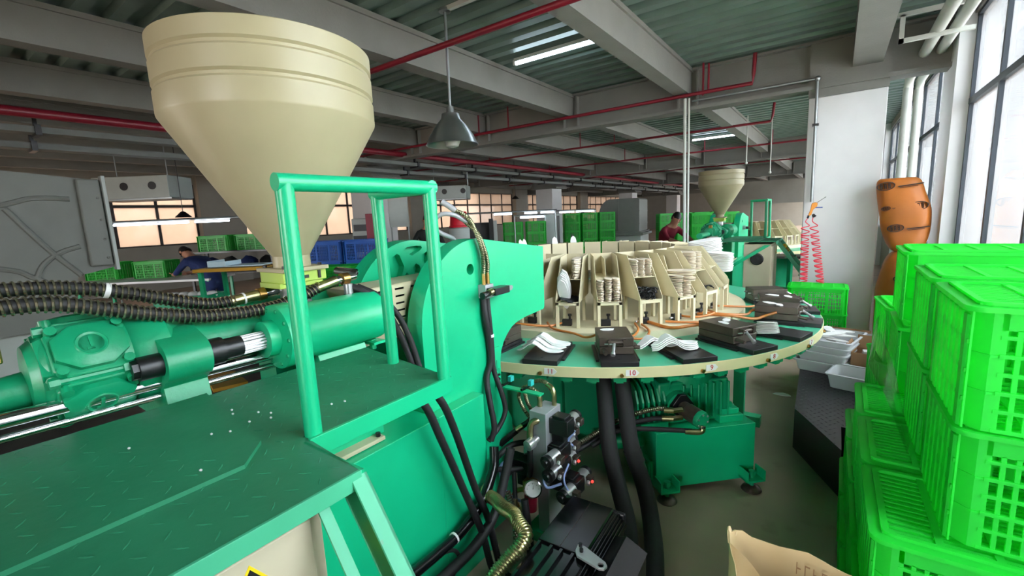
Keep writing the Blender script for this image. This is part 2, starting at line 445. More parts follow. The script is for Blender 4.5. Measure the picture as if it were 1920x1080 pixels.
# pipes, lamps under the ceiling ----------------------------------------------------
def pipe(name, label, pts, r, mat, hang=(), n=10, group=None):
    t = thing(name, label, 'pipe', pts[0], group=group)
    MB().tube(pts, r, n, sub=1).build('pipe_run', mat, t)
    for h in hang:
        MB().tube(h, r*.55 if len(h) == 2 else r, 8, sub=1).build('hanger', mat, t)
    return t
pipe('sprinkler_pipe', 'red sprinkler pipe crossing under the beams above the cream hopper', [(-9, 3.33, 3.36), (.05, 3.3, 3.36)], .028, REDP)
pipe('sprinkler_pipe', 'red sprinkler pipe along the girder beside the white column, with a raised bend', [(-13, 7.02, 3.37), (-1.0, 7.02, 3.37), (-.99, 7.02, 3.5), (-.98, 7.02, 3.74)], .026, REDP,
     hang=[[(-1.62, 7.02, 3.33), (-1.62, 7.02, 3.76)], [(-1.55, 7.02, 3.37), (-1.55, 7.02, 3.74)], [(-5.7, 7.02, 3.37), (-5.7, 7.02, 3.76)], [(-5.0, 7.02, 3.37), (-5.0, 7.02, 3.76)]])
pipe('sprinkler_pipe', 'red sprinkler pipe beyond the first girder with drop hangers', [(-14, 10.5, 3.4), (-1.15, 10.5, 3.4), (-1.12, 10.5, 3.5), (-1.1, 10.5, 3.74)], .026, REDP,
     hang=[[(x, 10.5, 3.4), (x, 10.5, 3.76)] for x in (-1.9, -4.4, -5.3, -8.2)])
pipe('sprinkler_pipe', 'dull red sprinkler pipe in the second bay behind the hanging lamp', [(-14, 14.2, 3.4), (-.7, 14.2, 3.4)], .026, REDP,
     hang=[[(x, 14.2, 3.4), (x, 14.2, 3.76)] for x in (-1.5, -3.2, -5.6, -8.4)])
pipe('sprinkler_pipe', 'thin red sprinkler pipe farthest down the hall near the ceiling', [(-14, 19.5, 3.4), (-.7, 19.5, 3.4)], .026, REDP, hang=[[(x, 19.5, 3.4), (x, 19.5, 3.76)] for x in (-2.2, -5, -7.6)])
pipe('sprinkler_pipe', 'thick dark red main pipe running beside the cable trays at the far left', [(-8.1, -5, 3.28), (-8.1, 7.0, 3.28), (-8.1, 30, 3.28)], .06, REDP)
# cable trays along the hall over the left machines
for i, (x, z, lab) in enumerate(((-8.6, 3.15, 'white sheet metal cable tray under the ceiling left of the hopper'), (-9.0, 3.0, 'lower white cable tray hung with clamps at the far left'))):
    t = thing('cable_tray', lab, 'cable tray', (x, 0, z))
    MB().box((x-.12, -4, z-.04), (x+.12, 32, z+.04)).build('tray', TRAYG, t, smooth=0)
    for k in range(16):
        y = -3+k*2.2
        MB().box((x-.15, y-.03, z-.07), (x+.15, y+.03, z+.06)).box((x-.02, y-.02, z+.06), (x+.02, y+.02, 3.5 if False else z+.25)).build('clamp', BLACKP, t, smooth=0)
# conduit on the white column
pipe('conduit', 'grey conduit dropping down the white column face to the air gun', [(-1.8, 7.16, 3.31), (-.285, 7.16, 3.31)], .016, GALV)
t = thing('conduit_drop', 'grey vertical air pipe fixed to the white column', 'pipe', (-.275, 7.17, 1.75))
MB().tube([(-.285, 7.165, 3.31), (-.275, 7.165, 1.78)], .018, 10, sub=1).build('pipe_run', GALV, t)
MB().sphere((-.285, 7.16, 3.31), .035).build('elbow', GALV, t)
MB().cbox((-.28, 7.165, 2.75), (.07, .05, .03)).build('clip', BLACKP, t)
# vertical cable pipes standing behind the turntable
t = thing('service_pole', 'pair of slim grey pipes from ceiling to floor behind the racks', 'pipe', (-1.8, 6.9, 0))
MB().tube([(-1.83, 6.9, 3.3), (-1.8, 6.9, 0)], .022, 8, sub=1).build('pipe', PVC, t); MB().tube([(-1.78, 6.92, 3.3), (-1.76, 6.92, 0)], .014, 8, sub=1).build('pipe', PVC, t)
# window-side pipes
for i, (x, r) in enumerate(((.72, .055), (.86, .05))):
    pipe('drain_pipe', ('white drain pipe running along the ceiling above the window pillar, turning down behind it', 'second white drain pipe under the ceiling nearest the windows')[i],
         [(x, -3, 3.46), (x, 8.55+i*.25, 3.40), (x, 8.68+i*.25, 3.3), (x, 8.7+i*.25, 0)], r, PVC, n=12)
for y in (7.75, 6.35):
    t = thing('pipe_bracket', 'white angle bracket under the drain pipes, ' + ('near the pillar' if y < 7 else 'behind the column'), 'bracket', (.6, y, 3.3))
    MB().box((.42, y-.02, 3.33), (.98, y+.02, 3.37)).box((.42, y-.02, 3.33), (.46, y+.02, 3.6)).box((.4, y-.02, 3.58), (1.0, y+.02, 3.62)).build('angle', PVC, t, smooth=0)

def fluorescent(x0, x1, y, z, label):
    t = thing('ceiling_lamp', label, 'lamp', ((x0+x1)/2, y, z))
    MB().box((x0, y-.025, z+.02), (x1, y+.025, z+.06)).build('batten', PVC, t, smooth=0)
    MB().cyl((x0+.02, y, z), (x1-.02, y, z), .02, 12).build('tube', TUBE, t)
    for x in (x0, x1): MB().cbox((x, y, z+.01), (.03, .05, .06)).build('cap', PVC, t)
fluorescent(-3.45, -2.33, 5.05, 3.69, 'lit fluorescent tube between the beams above the turntable')
fluorescent(-3.45, -2.33, 13.8, 3.69, 'lit fluorescent tube in the second bay, above the distant cream hopper')

def pendant():
    t = thing('pendant_lamp', 'unlit aluminium dome lamp hanging on a rod from the ceiling', 'lamp', (-3.16, 3.46, 2.5))
    c = (-3.18, 3.46, 0)
    MB().cyl((-3.16, 3.46, 2.79), (-3.15, 3.46, 3.74), .013, 10).build('rod', GALV, t)
    MB().lathe([(.06, 3.72), (.05, 3.75)], (-3.15, 3.46, 0)).build('ceiling_rose', GALV, t)
    MB().box((-3.13, 3.44, 3.72), (-2.75, 3.48, 3.76)).build('bracket', PVC, t)
    pr = [(.035, 2.86), (.04, 2.80), (.085, 2.79), (.095, 2.74), (.15, 2.68), (.22, 2.58), (.255, 2.50), (.262, 2.495), (.255, 2.49), (.21, 2.575), (.14, 2.665), (.085, 2.72), (.03, 2.73)]
    MB().lathe(pr, (-3.16, 3.46, 0), n=36).build('lamp_shade', LAMPAL, t)
    MB().lathe([(.03, 2.72), (.035, 2.66), (.075, 2.6), (.085, 2.54), (.06, 2.48), (.01, 2.465)], (-3.16, 3.46, 0), n=20).build('bulb', BULB, t)
pendant()

# ================================================================== INJECTION MACHINE
AX = -1.70; ZP = 1.27
def make_hopper():
    c = (-1.70, .909)
    t = thing('hopper', 'big cream cone hopper with two rolled bands above the green platform', 'hopper', (*c, 1.53))
    pr = [(.0665, 1.600), (.0665, 1.645), (.350, 2.122), (.352, 2.13), (.352, 2.195), (.345, 2.203), (.345, 2.212), (.352, 2.22), (.352, 2.283), (.345, 2.291), (.345, 2.300), (.352, 2.308), (.352, 2.362), (.346, 2.366), (.342, 2.36), (.342, 2.14), (.06, 1.66)]
    MB().lathe(pr, (*c, 0), n=72, cap0=False, cap1=True).build('bin', CREAM, t, smooth=25)
    b = MB().box((c[0]-.10, c[1]-.09, 1.588), (c[0]+.10, c[1]+.09, 1.603)).build('flange', CREAM, t, bevel=.002)
    MB().box((c[0]-.085, c[1]-.085, 1.548), (c[0]+.085, c[1]+.085, 1.588)).box((c[0]-.075, c[1]-.095, 1.53), (c[0]+.075, c[1]+.075, 1.55)).build('gate_block', LIME, t, bevel=.002)
    for x, y in ((.07, -.07), (.07, .07), (-.07, -.07)):
        MB().cyl((c[0]+x, c[1]+y, 1.603), (c[0]+x, c[1]+y, 1.612), .008, 6).build('bolt', BLACKP, t)
    MB().box((c[0]+.085, c[1]-.01, 1.56), (c[0]+.088, c[1]+.012, 1.572)).box((c[0]+.085, c[1]+.05, 1.555), (c[0]+.09, c[1]+.06, 1.585)).build('latch', BLACKP, t)
    MB().cyl((c[0], c[1], 1.46), (c[0], c[1], 1.532), .055, 24).build('feed_throat', STEEL, t)
    # yellow sticker high on the far side
    a = radians(165)
    MB().prism([(cos(q)*.3535, sin(q)*.3535) for q in [a-.12+.03*i for i in range(9)]]+[(cos(q)*.351, sin(q)*.351) for q in [a+.12-.03*i for i in range(9)]], 'z', 2.16, 2.34).xf(T(c[0], c[1], 0)).build('warning_sticker', YELLOW, t)
    return t

def make_platform():
    t = thing('access_platform', 'green checker plate platform with tube guardrail and ladder beside the hopper', 'platform', (-1.1, 0, 0))
    deck = [(-1.485, -.34), (-.738, -.34), (-.738, .482), (-.948, .500), (-.945, .962), (-1.485, 1.05)]
    MB().prism(deck, 'z', ZP-.008, ZP).build('deck', GREEND, t, smooth=0)
    MB().prism([(-1.485, -.34), (-.951, -.34), (-.951, .36), (-1.03, .43), (-1.485, .49)], 'z', ZP, ZP+.009).build('overlay_plate', GREEND, t, smooth=0)
    # raised tread: small lozenges set alternately on both diagonals
    mb = MB(); k = 0
    y = -.42
    while y < 1.02:
        x = -1.47 + (.02 if k % 2 else 0)
        j = 0
        while x < -.755:
            if (y < .46 or x < -.965) and y < 1.03-.1*(x+1.485)/.54:
                a = radians(38 if (j+k) % 2 else 142); d = Vector((cos(a), sin(a), 0))*.014; e = Vector((-sin(a), cos(a), 0))*.0026
                z = ZP+(.009 if (x < -.96 and y < .37-.13*max(0, (-.96-x))/.1*.3) else 0); c = Vector((x, y, z))
                mb.add([c-d, c+e, c+d, c-e, c-d*.6+Vector((0, 0, .0011)), c+d*.6+Vector((0, 0, .0011))], [(0, 4, 1), (1, 4, 5), (1, 5, 2), (2, 5, 3), (3, 5, 4), (3, 4, 0)])
            x += .052; j += 1
        y += .044; k += 1
    mb.build('tread_pattern', GREEND, t, smooth=0, kind='stuff')
    MB().box((-.742, -.34, ZP-.034), (-.735, .482, ZP+.002)).build('edge_angle', GREENC, t, bevel=.001)
    MB().box((-.952, .497, ZP-.045), (-.942, .964, ZP+.004)).build('fascia', GREEN, t, bevel=.001)
    MB().prism([(-.945, .962), (-1.485, 1.05), (-1.485, 1.042), (-.945, .955)], 'z', ZP-.04, ZP).box((-1.485, -.34, ZP-.05), (-1.475, 1.05, ZP-.006)).build('edge_strip', GREEN, t, smooth=0)
    MB().box((-.95, .482, ZP-.04), (-.738, .490, ZP)).build('end_strip', GREEN, t, smooth=0)
    r = .0195
    for nm, p, q in (('post', (-.968, .520, ZP), (-.968, .520, 1.847)), ('post', (-.958, .945, ZP), (-.966, .945, 1.847)), ('post', (-1.228, .972, ZP), (-1.23, .965, 1.847))):
        MB().cyl(p, q, r, 20).build(nm, GREEN, t)
    MB().cyl((-.968, .5175-.017, 1.847), (-.966, .945+.017, 1.847), r, 20).sphere((-.968, .52, 1.847), r*1.02, 16, 10).build('top_rail', GREEN, t)
    MB().cyl((-.950, .945, 1.847), (-1.247, .965, 1.846), r, 20).build('top_rail', GREEN, t)
    # ladder: two channel stringers and steps
    # steep ladder running down towards the aisle: two channel stringers open to the near side
    La = Vector((-.738, 0, ZP-.008)); Ld = Vector((.575, 0, -.818)); Ln = Vector((.818, 0, .575)); LL = (ZP-.008)/.818
    def bar(m, y0, y1, w0, w1, u0=0., u1=None):
        u1 = LL if u1 is None else u1
        v = [La+Ld*u+Ln*w+Vector((0, y, 0)) for u in (u0, u1) for (y, w) in ((y0, w0), (y1, w0), (y1, w1), (y0, w1))]
        return m.add(v, [(0, 1, 2, 3), (4, 7, 6, 5), (0, 4, 5, 1), (1, 5, 6, 2), (2, 6, 7, 3), (3, 7, 4, 0)])
    def stringer(y0, mat):
        m = MB(); bar(m, y0, y0+.034, -.005, 0); bar(m, y0, y0+.034, -.052, -.047); bar(m, y0+.029, y0+.034, -.052, 0)
        return m.build('stringer', mat, t, smooth=0)
    s = stringer(.460, GREENC); stringer(.02, GREENC)
    bar(MB(), .402, .424, -.052, -.047).build('stiffener', GREENC, t, smooth=0)
    for i in range(4):
        z = 1.02-.25*i; x = -.738+(ZP-z)*.575/.818
        MB().box((x-.10, .054, z-.012), (x+.02, .46, z)).build('step', GREEND, t, smooth=0)
    def slab(q, dy, m):
        v = [La+Ld*u+Ln*w+Vector((0, .4885, 0)) for u, w in q]; return m.add(v+[p-Vector((0, dy, 0)) for p in v], [(0, 1, 2, 3), (4, 7, 6, 5), (0, 4, 5, 1), (1, 5, 6, 2), (2, 6, 7, 3), (3, 7, 4, 0)])
    slab([(.085, -.046), (.085, -.007), (.215, -.007), (.215, -.046)], .0012, MB()).build('warning_label', YELLOW, s, smooth=0)
    m = MB()
    for k in range(3): slab([(.155+.021*k, -.046), (.142+.021*k, -.007), (.152+.021*k, -.007), (.165+.021*k, -.046)], .0018, m)
    m.build('warning_stripe', BLACKS, s, smooth=0)
    m = MB()
    for k in range(3): slab([(.098+.008*k, -.042), (.098+.008*k, -.018-.003*k), (.101+.008*k, -.018-.003*k), (.101+.008*k, -.042)], .0018, m)
    m.build('label_print', REDINK, s, smooth=0)
    bc = MB(); bc.prism([(-1.60, .72), (-1.56, .70), (-.80, ZP-.05), (-.88, ZP-.05)], 'y', -.33, -.29).build('brace', GREEN, t, smooth=0)
    # white plastic granules scattered on the plate are things of their own (below)
    return t

def make_cabinet():
    t = thing('control_cabinet', 'beige steel cabinet under the green platform with yellow warning sign', 'cabinet', (-1.1, .05, 0))
    MB().box((-1.14, -.30, .06), (-.80, .425, ZP-.04)).build('body', CABIN, t, bevel=.004)
    MB().box((-.80, -.28, .10), (-.792, .40, ZP-.075)).build('door', CABIN, t, bevel=.003)
    MB().box((-1.12, -.28, 0), (-.83, .40, .06)).build('plinth', BLACKP, t, smooth=0)
    f = MB().lathe([(.085, 0), (.085, .012), (.07, .014), (.068, .004), (.02, .004), (.02, .012), (.001, .012)], (-.97, -.30, 1.02), (0, -1, 0), n=28).build('round_vent', BLACKP, t)
    # yellow triangle warning sign with a black arrow bolt
    c = Vector((-.7915, .284, 1.098)); k = .075
    tri = [(c.y-k, c.z-k*.55), (c.y+k, c.z-k*.55), (c.y, c.z+k*.95)]
    def sc(p, f): return [(c.y+(a-c.y)*f, c.z+(b-c.z)*f) for a, b in p]
    sg = MB().prism(sc(tri, 1.12), 'x', -.792, -.7912).build('warning_sign', YELLOW, t, smooth=0)
    MB().prism(tri, 'x', -.7912, -.7906, holes=[sc(tri, .8)]).build('sign_border', BLACKS, sg, smooth=0)
    MB().prism([(c.y-.006, c.z+.035), (c.y+.012, c.z+.03), (c.y+.003, c.z+.008), (c.y+.014, c.z+.006), (c.y-.006, c.z-.032), (c.y-.002, c.z-.004), (c.y-.013, c.z-.002)], 'x', -.7912, -.7904).build('sign_bolt', BLACKS, sg, smooth=0)
    return t

def arcpts(cx, cz, r, a0, a1, n):
    return [(cx+r*cos(radians(a0+(a1-a0)*i/n)), cz+r*sin(radians(a0+(a1-a0)*i/n))) for i in range(n+1)]

def make_unit():
    t = thing('injection_unit', 'green injection unit with radial hydraulic motor and pull cylinders under the hopper', 'machine', (AX, .5, 0))
    MB().box((-2.30, -.9, 0), (-1.62, 1.30, 1.12)).build('bed', GREEN, t, bevel=.004); MB().box((-2.28, -.88, 1.119), (-1.64, 1.28, 1.1215)).build('painted_shade_sheet', BLACKP, t, smooth=0)  # black sheet on the bed stands in for shade under motor and rods
    for x in (-1.56, -1.86):
        c = (x, 0, 1.378)
        cy = MB().lathe([(.062, .70), (.062, .735), (.085, .738), (.112, .742), (.113, .762), (.113, .795), (.108, .80), (.104, .803), (.1, .81), (.1, 1.15), (.094, 1.157), (.02, 1.16)], (x, 0, 1.378), (0, 1, 0), n=48).build('pull_cylinder', GREEN, t)
        for k in range(10):
            a = 2*pi*k/10; p = Vector((x+.096*cos(a), .742, 1.378+.096*sin(a)))
            MB().cyl(p, p+Vector((0, -.006, 0)), .007, 6).build('flange_bolt', GREENM, cy)
        MB().prism([(-.06, 0), (.06, 0), (.07, .02), (.055, .06), (-.055, .06), (-.07, .02)], 'y', .86, 1.06).xf(T(x, 0, 1.225)).build('saddle', GREEN, t)
        MB().box((x-.07, .84, .89), (x+.07, 1.10, 1.235)).build('pedestal', GREEN, t, smooth=0)
        MB().cyl((x, .42, 1.378), (x, .74, 1.378), .026, 20).build('piston_rod', CHROME, t)
        MB().cyl((x, .53, 1.378), (x, .575, 1.378), .042, 12).cyl((x, .575, 1.378), (x, .63, 1.378), .033, 20).build('rod_nut', BLACKP, t)
        MB().lathe([(.044, .58), (.044, .56)], (x, -.0, 1.378), (0, 1, 0)).build('lock_ring', STEEL, t) if False else None
        sl = MB()
        for k in range(16):
            a = 2*pi*k/16; p = Vector((x+.028*cos(a), 0, 1.378+.028*sin(a)))
            sl.cyl(p+Vector((0, .63, 0)), p+Vector((0, .715, 0)), .0045, 5)
        sl.build('spline', STEEL, t)
    MB().cyl((-1.60, -.4, 1.33), (-1.60, .85, 1.31), .020, 16).build('guide_rod', CHROME, t); MB().cyl((-1.60, -.4, 1.285), (-1.60, .85, 1.27), .010, 12).build('guide_rod', CHROME, t)
    # carriage that carries the motor: drum, cross beam and the rod lugs
    MB().lathe([(.10, .36), (.13, .365), (.136, .375), (.136, .455), (.11, .475), (.085, .56), (.075, .72), (.07, 1.0)], (AX, 0, 1.385), (0, 1, 0), n=40).build('drum', GREENM, t)
    lug = arcpts(-1.56, 1.378, .058, 70, -80, 14)
    body = [(-1.86, 1.436), (-1.80, 1.47), (-1.64, 1.47)] + [(x, z) for x, z in lug] + [(-1.575, 1.30), (-1.555, 1.23), (-1.50, 1.20), (-1.50, 1.185), (-1.92, 1.185), (-1.85, 1.30), (-1.915, 1.36)]
    MB().prism(body, 'y', .415, .53).build('carriage', GREENM, t, bevel=.006)
    MB().cyl((-1.56, .415, 1.378), (-1.56, .36, 1.378), .034, 20).cyl((-1.56, .375, 1.378), (-1.56, .345, 1.378), .028, 8).build('end_cap_nut', BLACKP, t)
    # radial piston motor: five cylinders around the shaft
    m = MB().lathe([(.03, .16), (.085, .165), (.10, .185), (.112, .195), (.115, .20), (.115, .34), (.128, .345), (.128, .365), (.05, .37)], (AX, 0, 1.39), (0, 1, 0), n=40).build('motor_housing', GREENM, t)
    for k in range(5):
        a = radians(36+72*k); d = Vector((cos(a), 0, sin(a))); s_ = Vector((-sin(a), 0, cos(a))); c = Vector((AX, .283, 1.39))
        R = Matrix((s_, Vector((0, 1, 0)), d)).transposed().to_4x4(); R.translation = c
        mb = MB(); k8 = 10
        def oct_(w, h, z, ch=.3):
            q = [(w, h*(1-ch)), (w*(1-ch), h), (-w*(1-ch), h), (-w, h*(1-ch)), (-w, -h*(1-ch)), (-w*(1-ch), -h), (w*(1-ch), -h), (w, -h*(1-ch))]
            return [R @ Vector((x, y, z)) for x, y in q]
        mb.loft([oct_(.072, .082, .03), oct_(.078, .085, .08), oct_(.074, .082, .118), oct_(.07, .078, .121)])
        mb.build('cylinder_block', GREENM, t, smooth=30, bevel=.003)
        cap = MB().loft([oct_(.062, .074, .121, .55), oct_(.062, .074, .136, .55), oct_(.055, .066, .142, .6)]).build('cylinder_cap', GREENM, t, smooth=40)
        rg = MB(); rg.lathe([(.026, 0), (.032, .0025), (.035, 0)], R @ Vector((0, 0, .142)), d, n=20); rg.build('cap_ring', GREENM, cap)
        lb = MB(); lb.box((-.018, -.004, .1415), (.018, .004, .1445), R).box((-.018, -.012, .1415), (-.012, .004, .1445), R); lb.build('cast_mark', GREENM, cap, smooth=0)
        for sx in (-1, 1):
            for sy in (-1, 1):
                p = R @ Vector((sx*.058, sy*.066, .112)); bo = MB().cyl(p, p+d*.022, .0125, 12)
                bo.cyl(p+d*.022, p+d*.0225, .006, 6); bo.build('cap_screw', GREENM, cap)
        # web between neighbouring cylinders
        a2 = a+radians(36); d2 = Vector((cos(a2), 0, sin(a2))); p = c+d2*.128
        MB().cyl(p+Vector((0, -.075, 0)), p+Vector((0, .06, 0)), .010, 8).cyl(p+Vector((0, .05, 0)), p+Vector((0, .075, 0)), .020, 6).cyl(p+Vector((0, -.075, 0)), p+Vector((0, -.095, 0)), .014, 6).build('tie_bolt', GREENM, t)
        MB().loft([[R @ Vector(q) for q in ((-.07, -.1, .06), (.07, -.1, .06), (.05, -.1, .1), (-.05, -.1, .1))], [R @ Vector(q) for q in ((-.07, -.06, .05), (.07, -.06, .05), (.06, -.06, .115), (-.06, -.06, .115))]]).build('cast_shoulder', GREENM, t)
    MB().lathe([(.042, -.5), (.044, -.2), (.044, .12), (.05, .17)], (AX, 0, 1.362), (0, 1, 0), n=28).box((AX-.02, .0, 1.30), (AX+.07, .09, 1.35)).box((AX-.02, .0, 1.30), (AX+.07, .02, 1.43)).build('distributor', GREENM, t)
    MB().box((AX+.0, .085, 1.45), (AX+.05, .13, 1.50)).build('port_plug', BRASS, t, bevel=.004)
    # beige slotted barrel guard
    g = MB(); g.box((-1.80, 1.10, 1.475), (-1.60, 1.78, 1.48))
    slots = []
    for r_ in range(6):
        z = 1.455-.033*r_
        for k in range(7):
            y = 1.125+.093*k; slots.append([(y, z-.0045), (y+.052, z-.0045), (y+.052, z+.0045), (y, z+.0045)])
    g.prism([(1.10, 1.235), (1.78, 1.235), (1.78, 1.48), (1.10, 1.48)], 'x', -1.60, -1.605, holes=slots)
    g.box((-1.80, 1.10, 1.235), (-1.60, 1.104, 1.48)).box((-1.80, 1.10, 1.235), (-1.795, 1.78, 1.48))
    g.build('barrel_guard', GUARDC, t, smooth=0)
    MB().cyl((AX, 1.0, 1.36), (AX, 1.8, 1.36), .085, 24).build('barrel', BLACKP, t)
    MB().box((-1.70, .98, 1.10), (-1.58, 1.12, 1.245)).build('guard_bracket', STEEL, t, bevel=.004)
    MB().cyl((-1.55, 1.13, 1.275), (-1.55, 1.13, 1.235), .014, 8).box((-1.59, 1.10, 1.262), (-1.50, 1.16, 1.272)).build('foot_bolt', GREEN, t)
    MB().prism([(-2.194, .73), (-2.126, .82), (-1.923, .785), (-1.955, .669)], 'z', 1.123, 1.137).build('ochre_tray', OCHRE, t, smooth=0)
    # ledge plate in cream with a black bolt under the platform edge
    MB().box((-1.615, .45, .883), (-1.442, 1.07, .90)).build('cover_plate', GUARDC, t, bevel=.003)
    MB().cyl((-1.462, 1.05, .90), (-1.462, 1.05, .916), .010, 8).build('bolt', BLACKP, t)
    MB().lathe([(.075, .90), (.075, .918), (.055, .92)], (-1.53, .78, 0), n=28).build('round_cover', BLACKP, t)
    return t

def make_press():
    t = thing('press_frame', 'green C-shaped press frame plates straddling the turntable rim', 'press', (AX, 1.6, 0))
    prof = [(1.335, .02), (1.335, 1.30)] + arcpts(1.735, 1.255, .40, 176, 88, 16) + [(2.377, 1.566), (2.372, 1.19), (2.36, 1.175), (2.152, 1.166)] + [(2.07, 1.155), (2.014, 1.139), (1.965, 1.105), (1.932, 1.072), (1.905, 1.03), (1.893, .985), (1.890, .90), (1.872, .84), (1.91, .72), (1.975, .6), (1.975, .02)]
    hole = arcpts(1.684, 1.505, .027, 0, 345, 23)
    MB().prism(prof, 'x', -1.565, -1.47, holes=[hole]).build('side_plate', GREEN, t, smooth=30, bevel=.003)
    # inner plate with cast pockets
    def blob(pts): return catmull2(pts)
    dz = -.012
    pk = [[(y, z+dz) for y, z in q] for q in (
        [(1.599, 1.618), (1.632, 1.632), (1.695, 1.634), (1.731, 1.630), (1.736, 1.619), (1.718, 1.606), (1.66, 1.584), (1.64, 1.594)],
        [(1.524, 1.584), (1.556, 1.602), (1.572, 1.594), (1.599, 1.532), (1.56, 1.44), (1.47, 1.40), (1.46, 1.45), (1.535, 1.53)],
        [(1.701, 1.57), (1.781, 1.6), (1.796, 1.577), (1.777, 1.528), (1.744, 1.536)],
        [(1.66, 1.516), (1.684, 1.538), (1.708, 1.524), (1.715, 1.509), (1.705, 1.486), (1.672, 1.48)],
        [(1.589, 1.471), (1.614, 1.497), (1.631, 1.48), (1.626, 1.44), (1.60, 1.42)])]
    pro2 = [(y-.075, z) for y, z in prof]
    MB().prism(pro2, 'x', -1.90, -1.86, holes=pk).build('side_plate', GREEN, t, smooth=30, bevel=.003)
    MB().prism(pro2, 'x', -1.965, -1.90).build('backing_plate', GREEN, t, smooth=30)
    MB().box((-1.90, 1.40, .03), (-1.56, 1.95, .85)).box((-1.86, 2.15, 1.22), (-1.565, 2.34, 1.45)).build('cross_member', GREEN, t, smooth=0)
    MB().box((-1.618, .43, 0), (-1.40, 1.33, .88)).box((-1.468, 1.33, 0), (-1.40, 1.648, .88)).build('base_box', GREEN, t, bevel=.003)
    # switch bracket standing on the outer plate at the table rim
    b = MB().box((-1.469, 1.83, .84), (-1.46, 1.876, 1.06)).box((-1.469, 1.83, .842), (-1.18, 1.868, .85)).build('switch_bracket', GREEN, t, smooth=0)
    MB().box((-1.4592, 1.841, .93), (-1.4588, 1.845, .99)).box((-1.4592, 1.858, .90), (-1.4588, 1.862, .94)).cyl((-1.46, 1.856, .905), (-1.452, 1.856, .905), .007, 8).cyl((-1.46, 1.856, .88), (-1.452, 1.856, .88), .007, 8).build('bracket_screw', BLACKP, b)
    for x in (-1.40, -1.27):
        s = MB().box((x, 1.855, .875), (x+.022, 1.885, .905)).build('limit_switch', TEAL, t, bevel=.002)
        MB().box((x-.03, 1.83, .85), (x-.018, 1.845, .862)).tube([(x-.025, 1.84, .853), (x-.005, 1.855, .865), (x+.011, 1.87, .88)], .007, 6, sub=2).build('switch_arm', BLACKP, s)
    # valve on the plate
    MB().box((-1.47, 1.735, 1.35), (-1.42, 1.80, 1.42)).build('valve_block', ALU, t, bevel=.002)
    v = MB().box((-1.42, 1.74, 1.368), (-1.36, 1.86, 1.404)).build('solenoid_valve', BLACKP, t, bevel=.003)
    MB().cyl((-1.39, 1.74, 1.385), (-1.39, 1.685, 1.378), .016, 14).cyl((-1.39, 1.685, 1.378), (-1.39, 1.67, 1.377), .019, 8).build('valve_knob', BLACKP, v)
    MB().cyl((-1.38, 1.735, 1.39), (-1.38, 1.71, 1.387), .017, 14).build('valve_collar', ZINC, v)
    MB().box((-1.41, 1.86, 1.375), (-1.37, 1.895, 1.40)).cyl((-1.39, 1.895, 1.387), (-1.39, 1.915, 1.385), .011, 10).build('plug_connector', STEEL, v)
    return t
def catmull2(p): return p

# ================================================================== TURNTABLE
CX, CY, RT, TT = -1.854, 3.854, 1.823, .90
def ANG(k): return -59.6+14.4*(10-k)
def pol(a, r, z, c=(CX, CY)):
    a = radians(a); return Vector((c[0]+r*cos(a), c[1]+r*sin(a), z))
def station(k, r, z): return pol(ANG(k), r, z)

def make_turntable(mainone=True):
    t = thing('turntable', 'large green rotary table with cream rim band carrying numbered moulds', 'turntable', (CX, CY, .84))
    MB().lathe([(.5, .842), (RT-.008, .842), (RT-.004, .899), (RT-.012, .9), (.5, .9)], (CX, CY, 0), n=160).build('table_plate', GREENT, t)
    MB().lathe([(RT-.004, .838), (RT, .838), (RT, .898), (RT-.004, .9)], (CX, CY, 0), n=160, cap0=False, cap1=False).build('rim_band', CREAMR, t)
    MB().lathe([(.55, .90), (1.30, .90), (1.30, .958), (1.29, .96), (.55, .96)], (CX, CY, 0), n=120).build('inner_deck', BEIGE, t)
    for k in range(1, 26):
        a = ANG(k)
        front = abs(((a+45+180) % 360)-180) < 75
        if front:
            n = radians(a+2.0); p = pol(a+2.0, RT, .868); nrm = Vector((cos(n), sin(n), 0)); rt = Vector((-sin(n), cos(n), 0))
            F = frame(p+nrm*.001, rt, (0, 0, 1))
            if k in (11, 10, 9, 8, 7):
                pl = MB().prism([(-.035, -.018), (.022, -.018), (.04, 0), (.022, .018), (-.035, .018)], 'z', -.004, .0012).xf(F).build('number_plate', WHITES, t, smooth=0)
                text('station_number', str(k), .042, REDINK, frame(p+nrm*.0028, rt, (0, 0, 1)), pl)
            b = MB().cyl(pol(a+.2, RT-.002, .855), pol(a+.2, RT+.014, .855), .011, 10).build('rim_bolt', BRASS, t)
        # dark catch blocks below the rim
        for da in (0, 4.8, 9.6):
            if front: MB().box((-.035, -.03, 0), (.035, .03, .03)).box((-.02, -.02, -.012), (.02, .02, 0)).xf(T(*pol(a+da, RT-.05, .808), radians(a+da+90))).build('catch_block', GREENM, t, smooth=0)
    return t
def make_base():
    t = thing('drum_pedestal', 'dark green drum base standing under the rotary table', 'pedestal', (CX, CY, 0))
    MB().lathe([(1.0, 0), (1.02, .02), (1.02, .70), (1.19, .72), (1.19, .80), (.5, .835)], (CX, CY, 0), n=80).build('drum', GREENM, t)
    for k in range(14):
        a = -150+k*15
        MB().lathe([(.024, .72), (.03, .75), (.03, .79)], pol(a, 1.50, 0)).build('roller', STEEL, t)
    for a in (-110, -75, -35, 0, 60, 180):
        MB().box((.95, -.04, .02), (1.45, .04, .10)).box((1.25, -.03, .1), (1.33, .03, .74)).xf(T(CX, CY, 0, radians(a))).build('foot', GREENM, t, smooth=0)
    return t

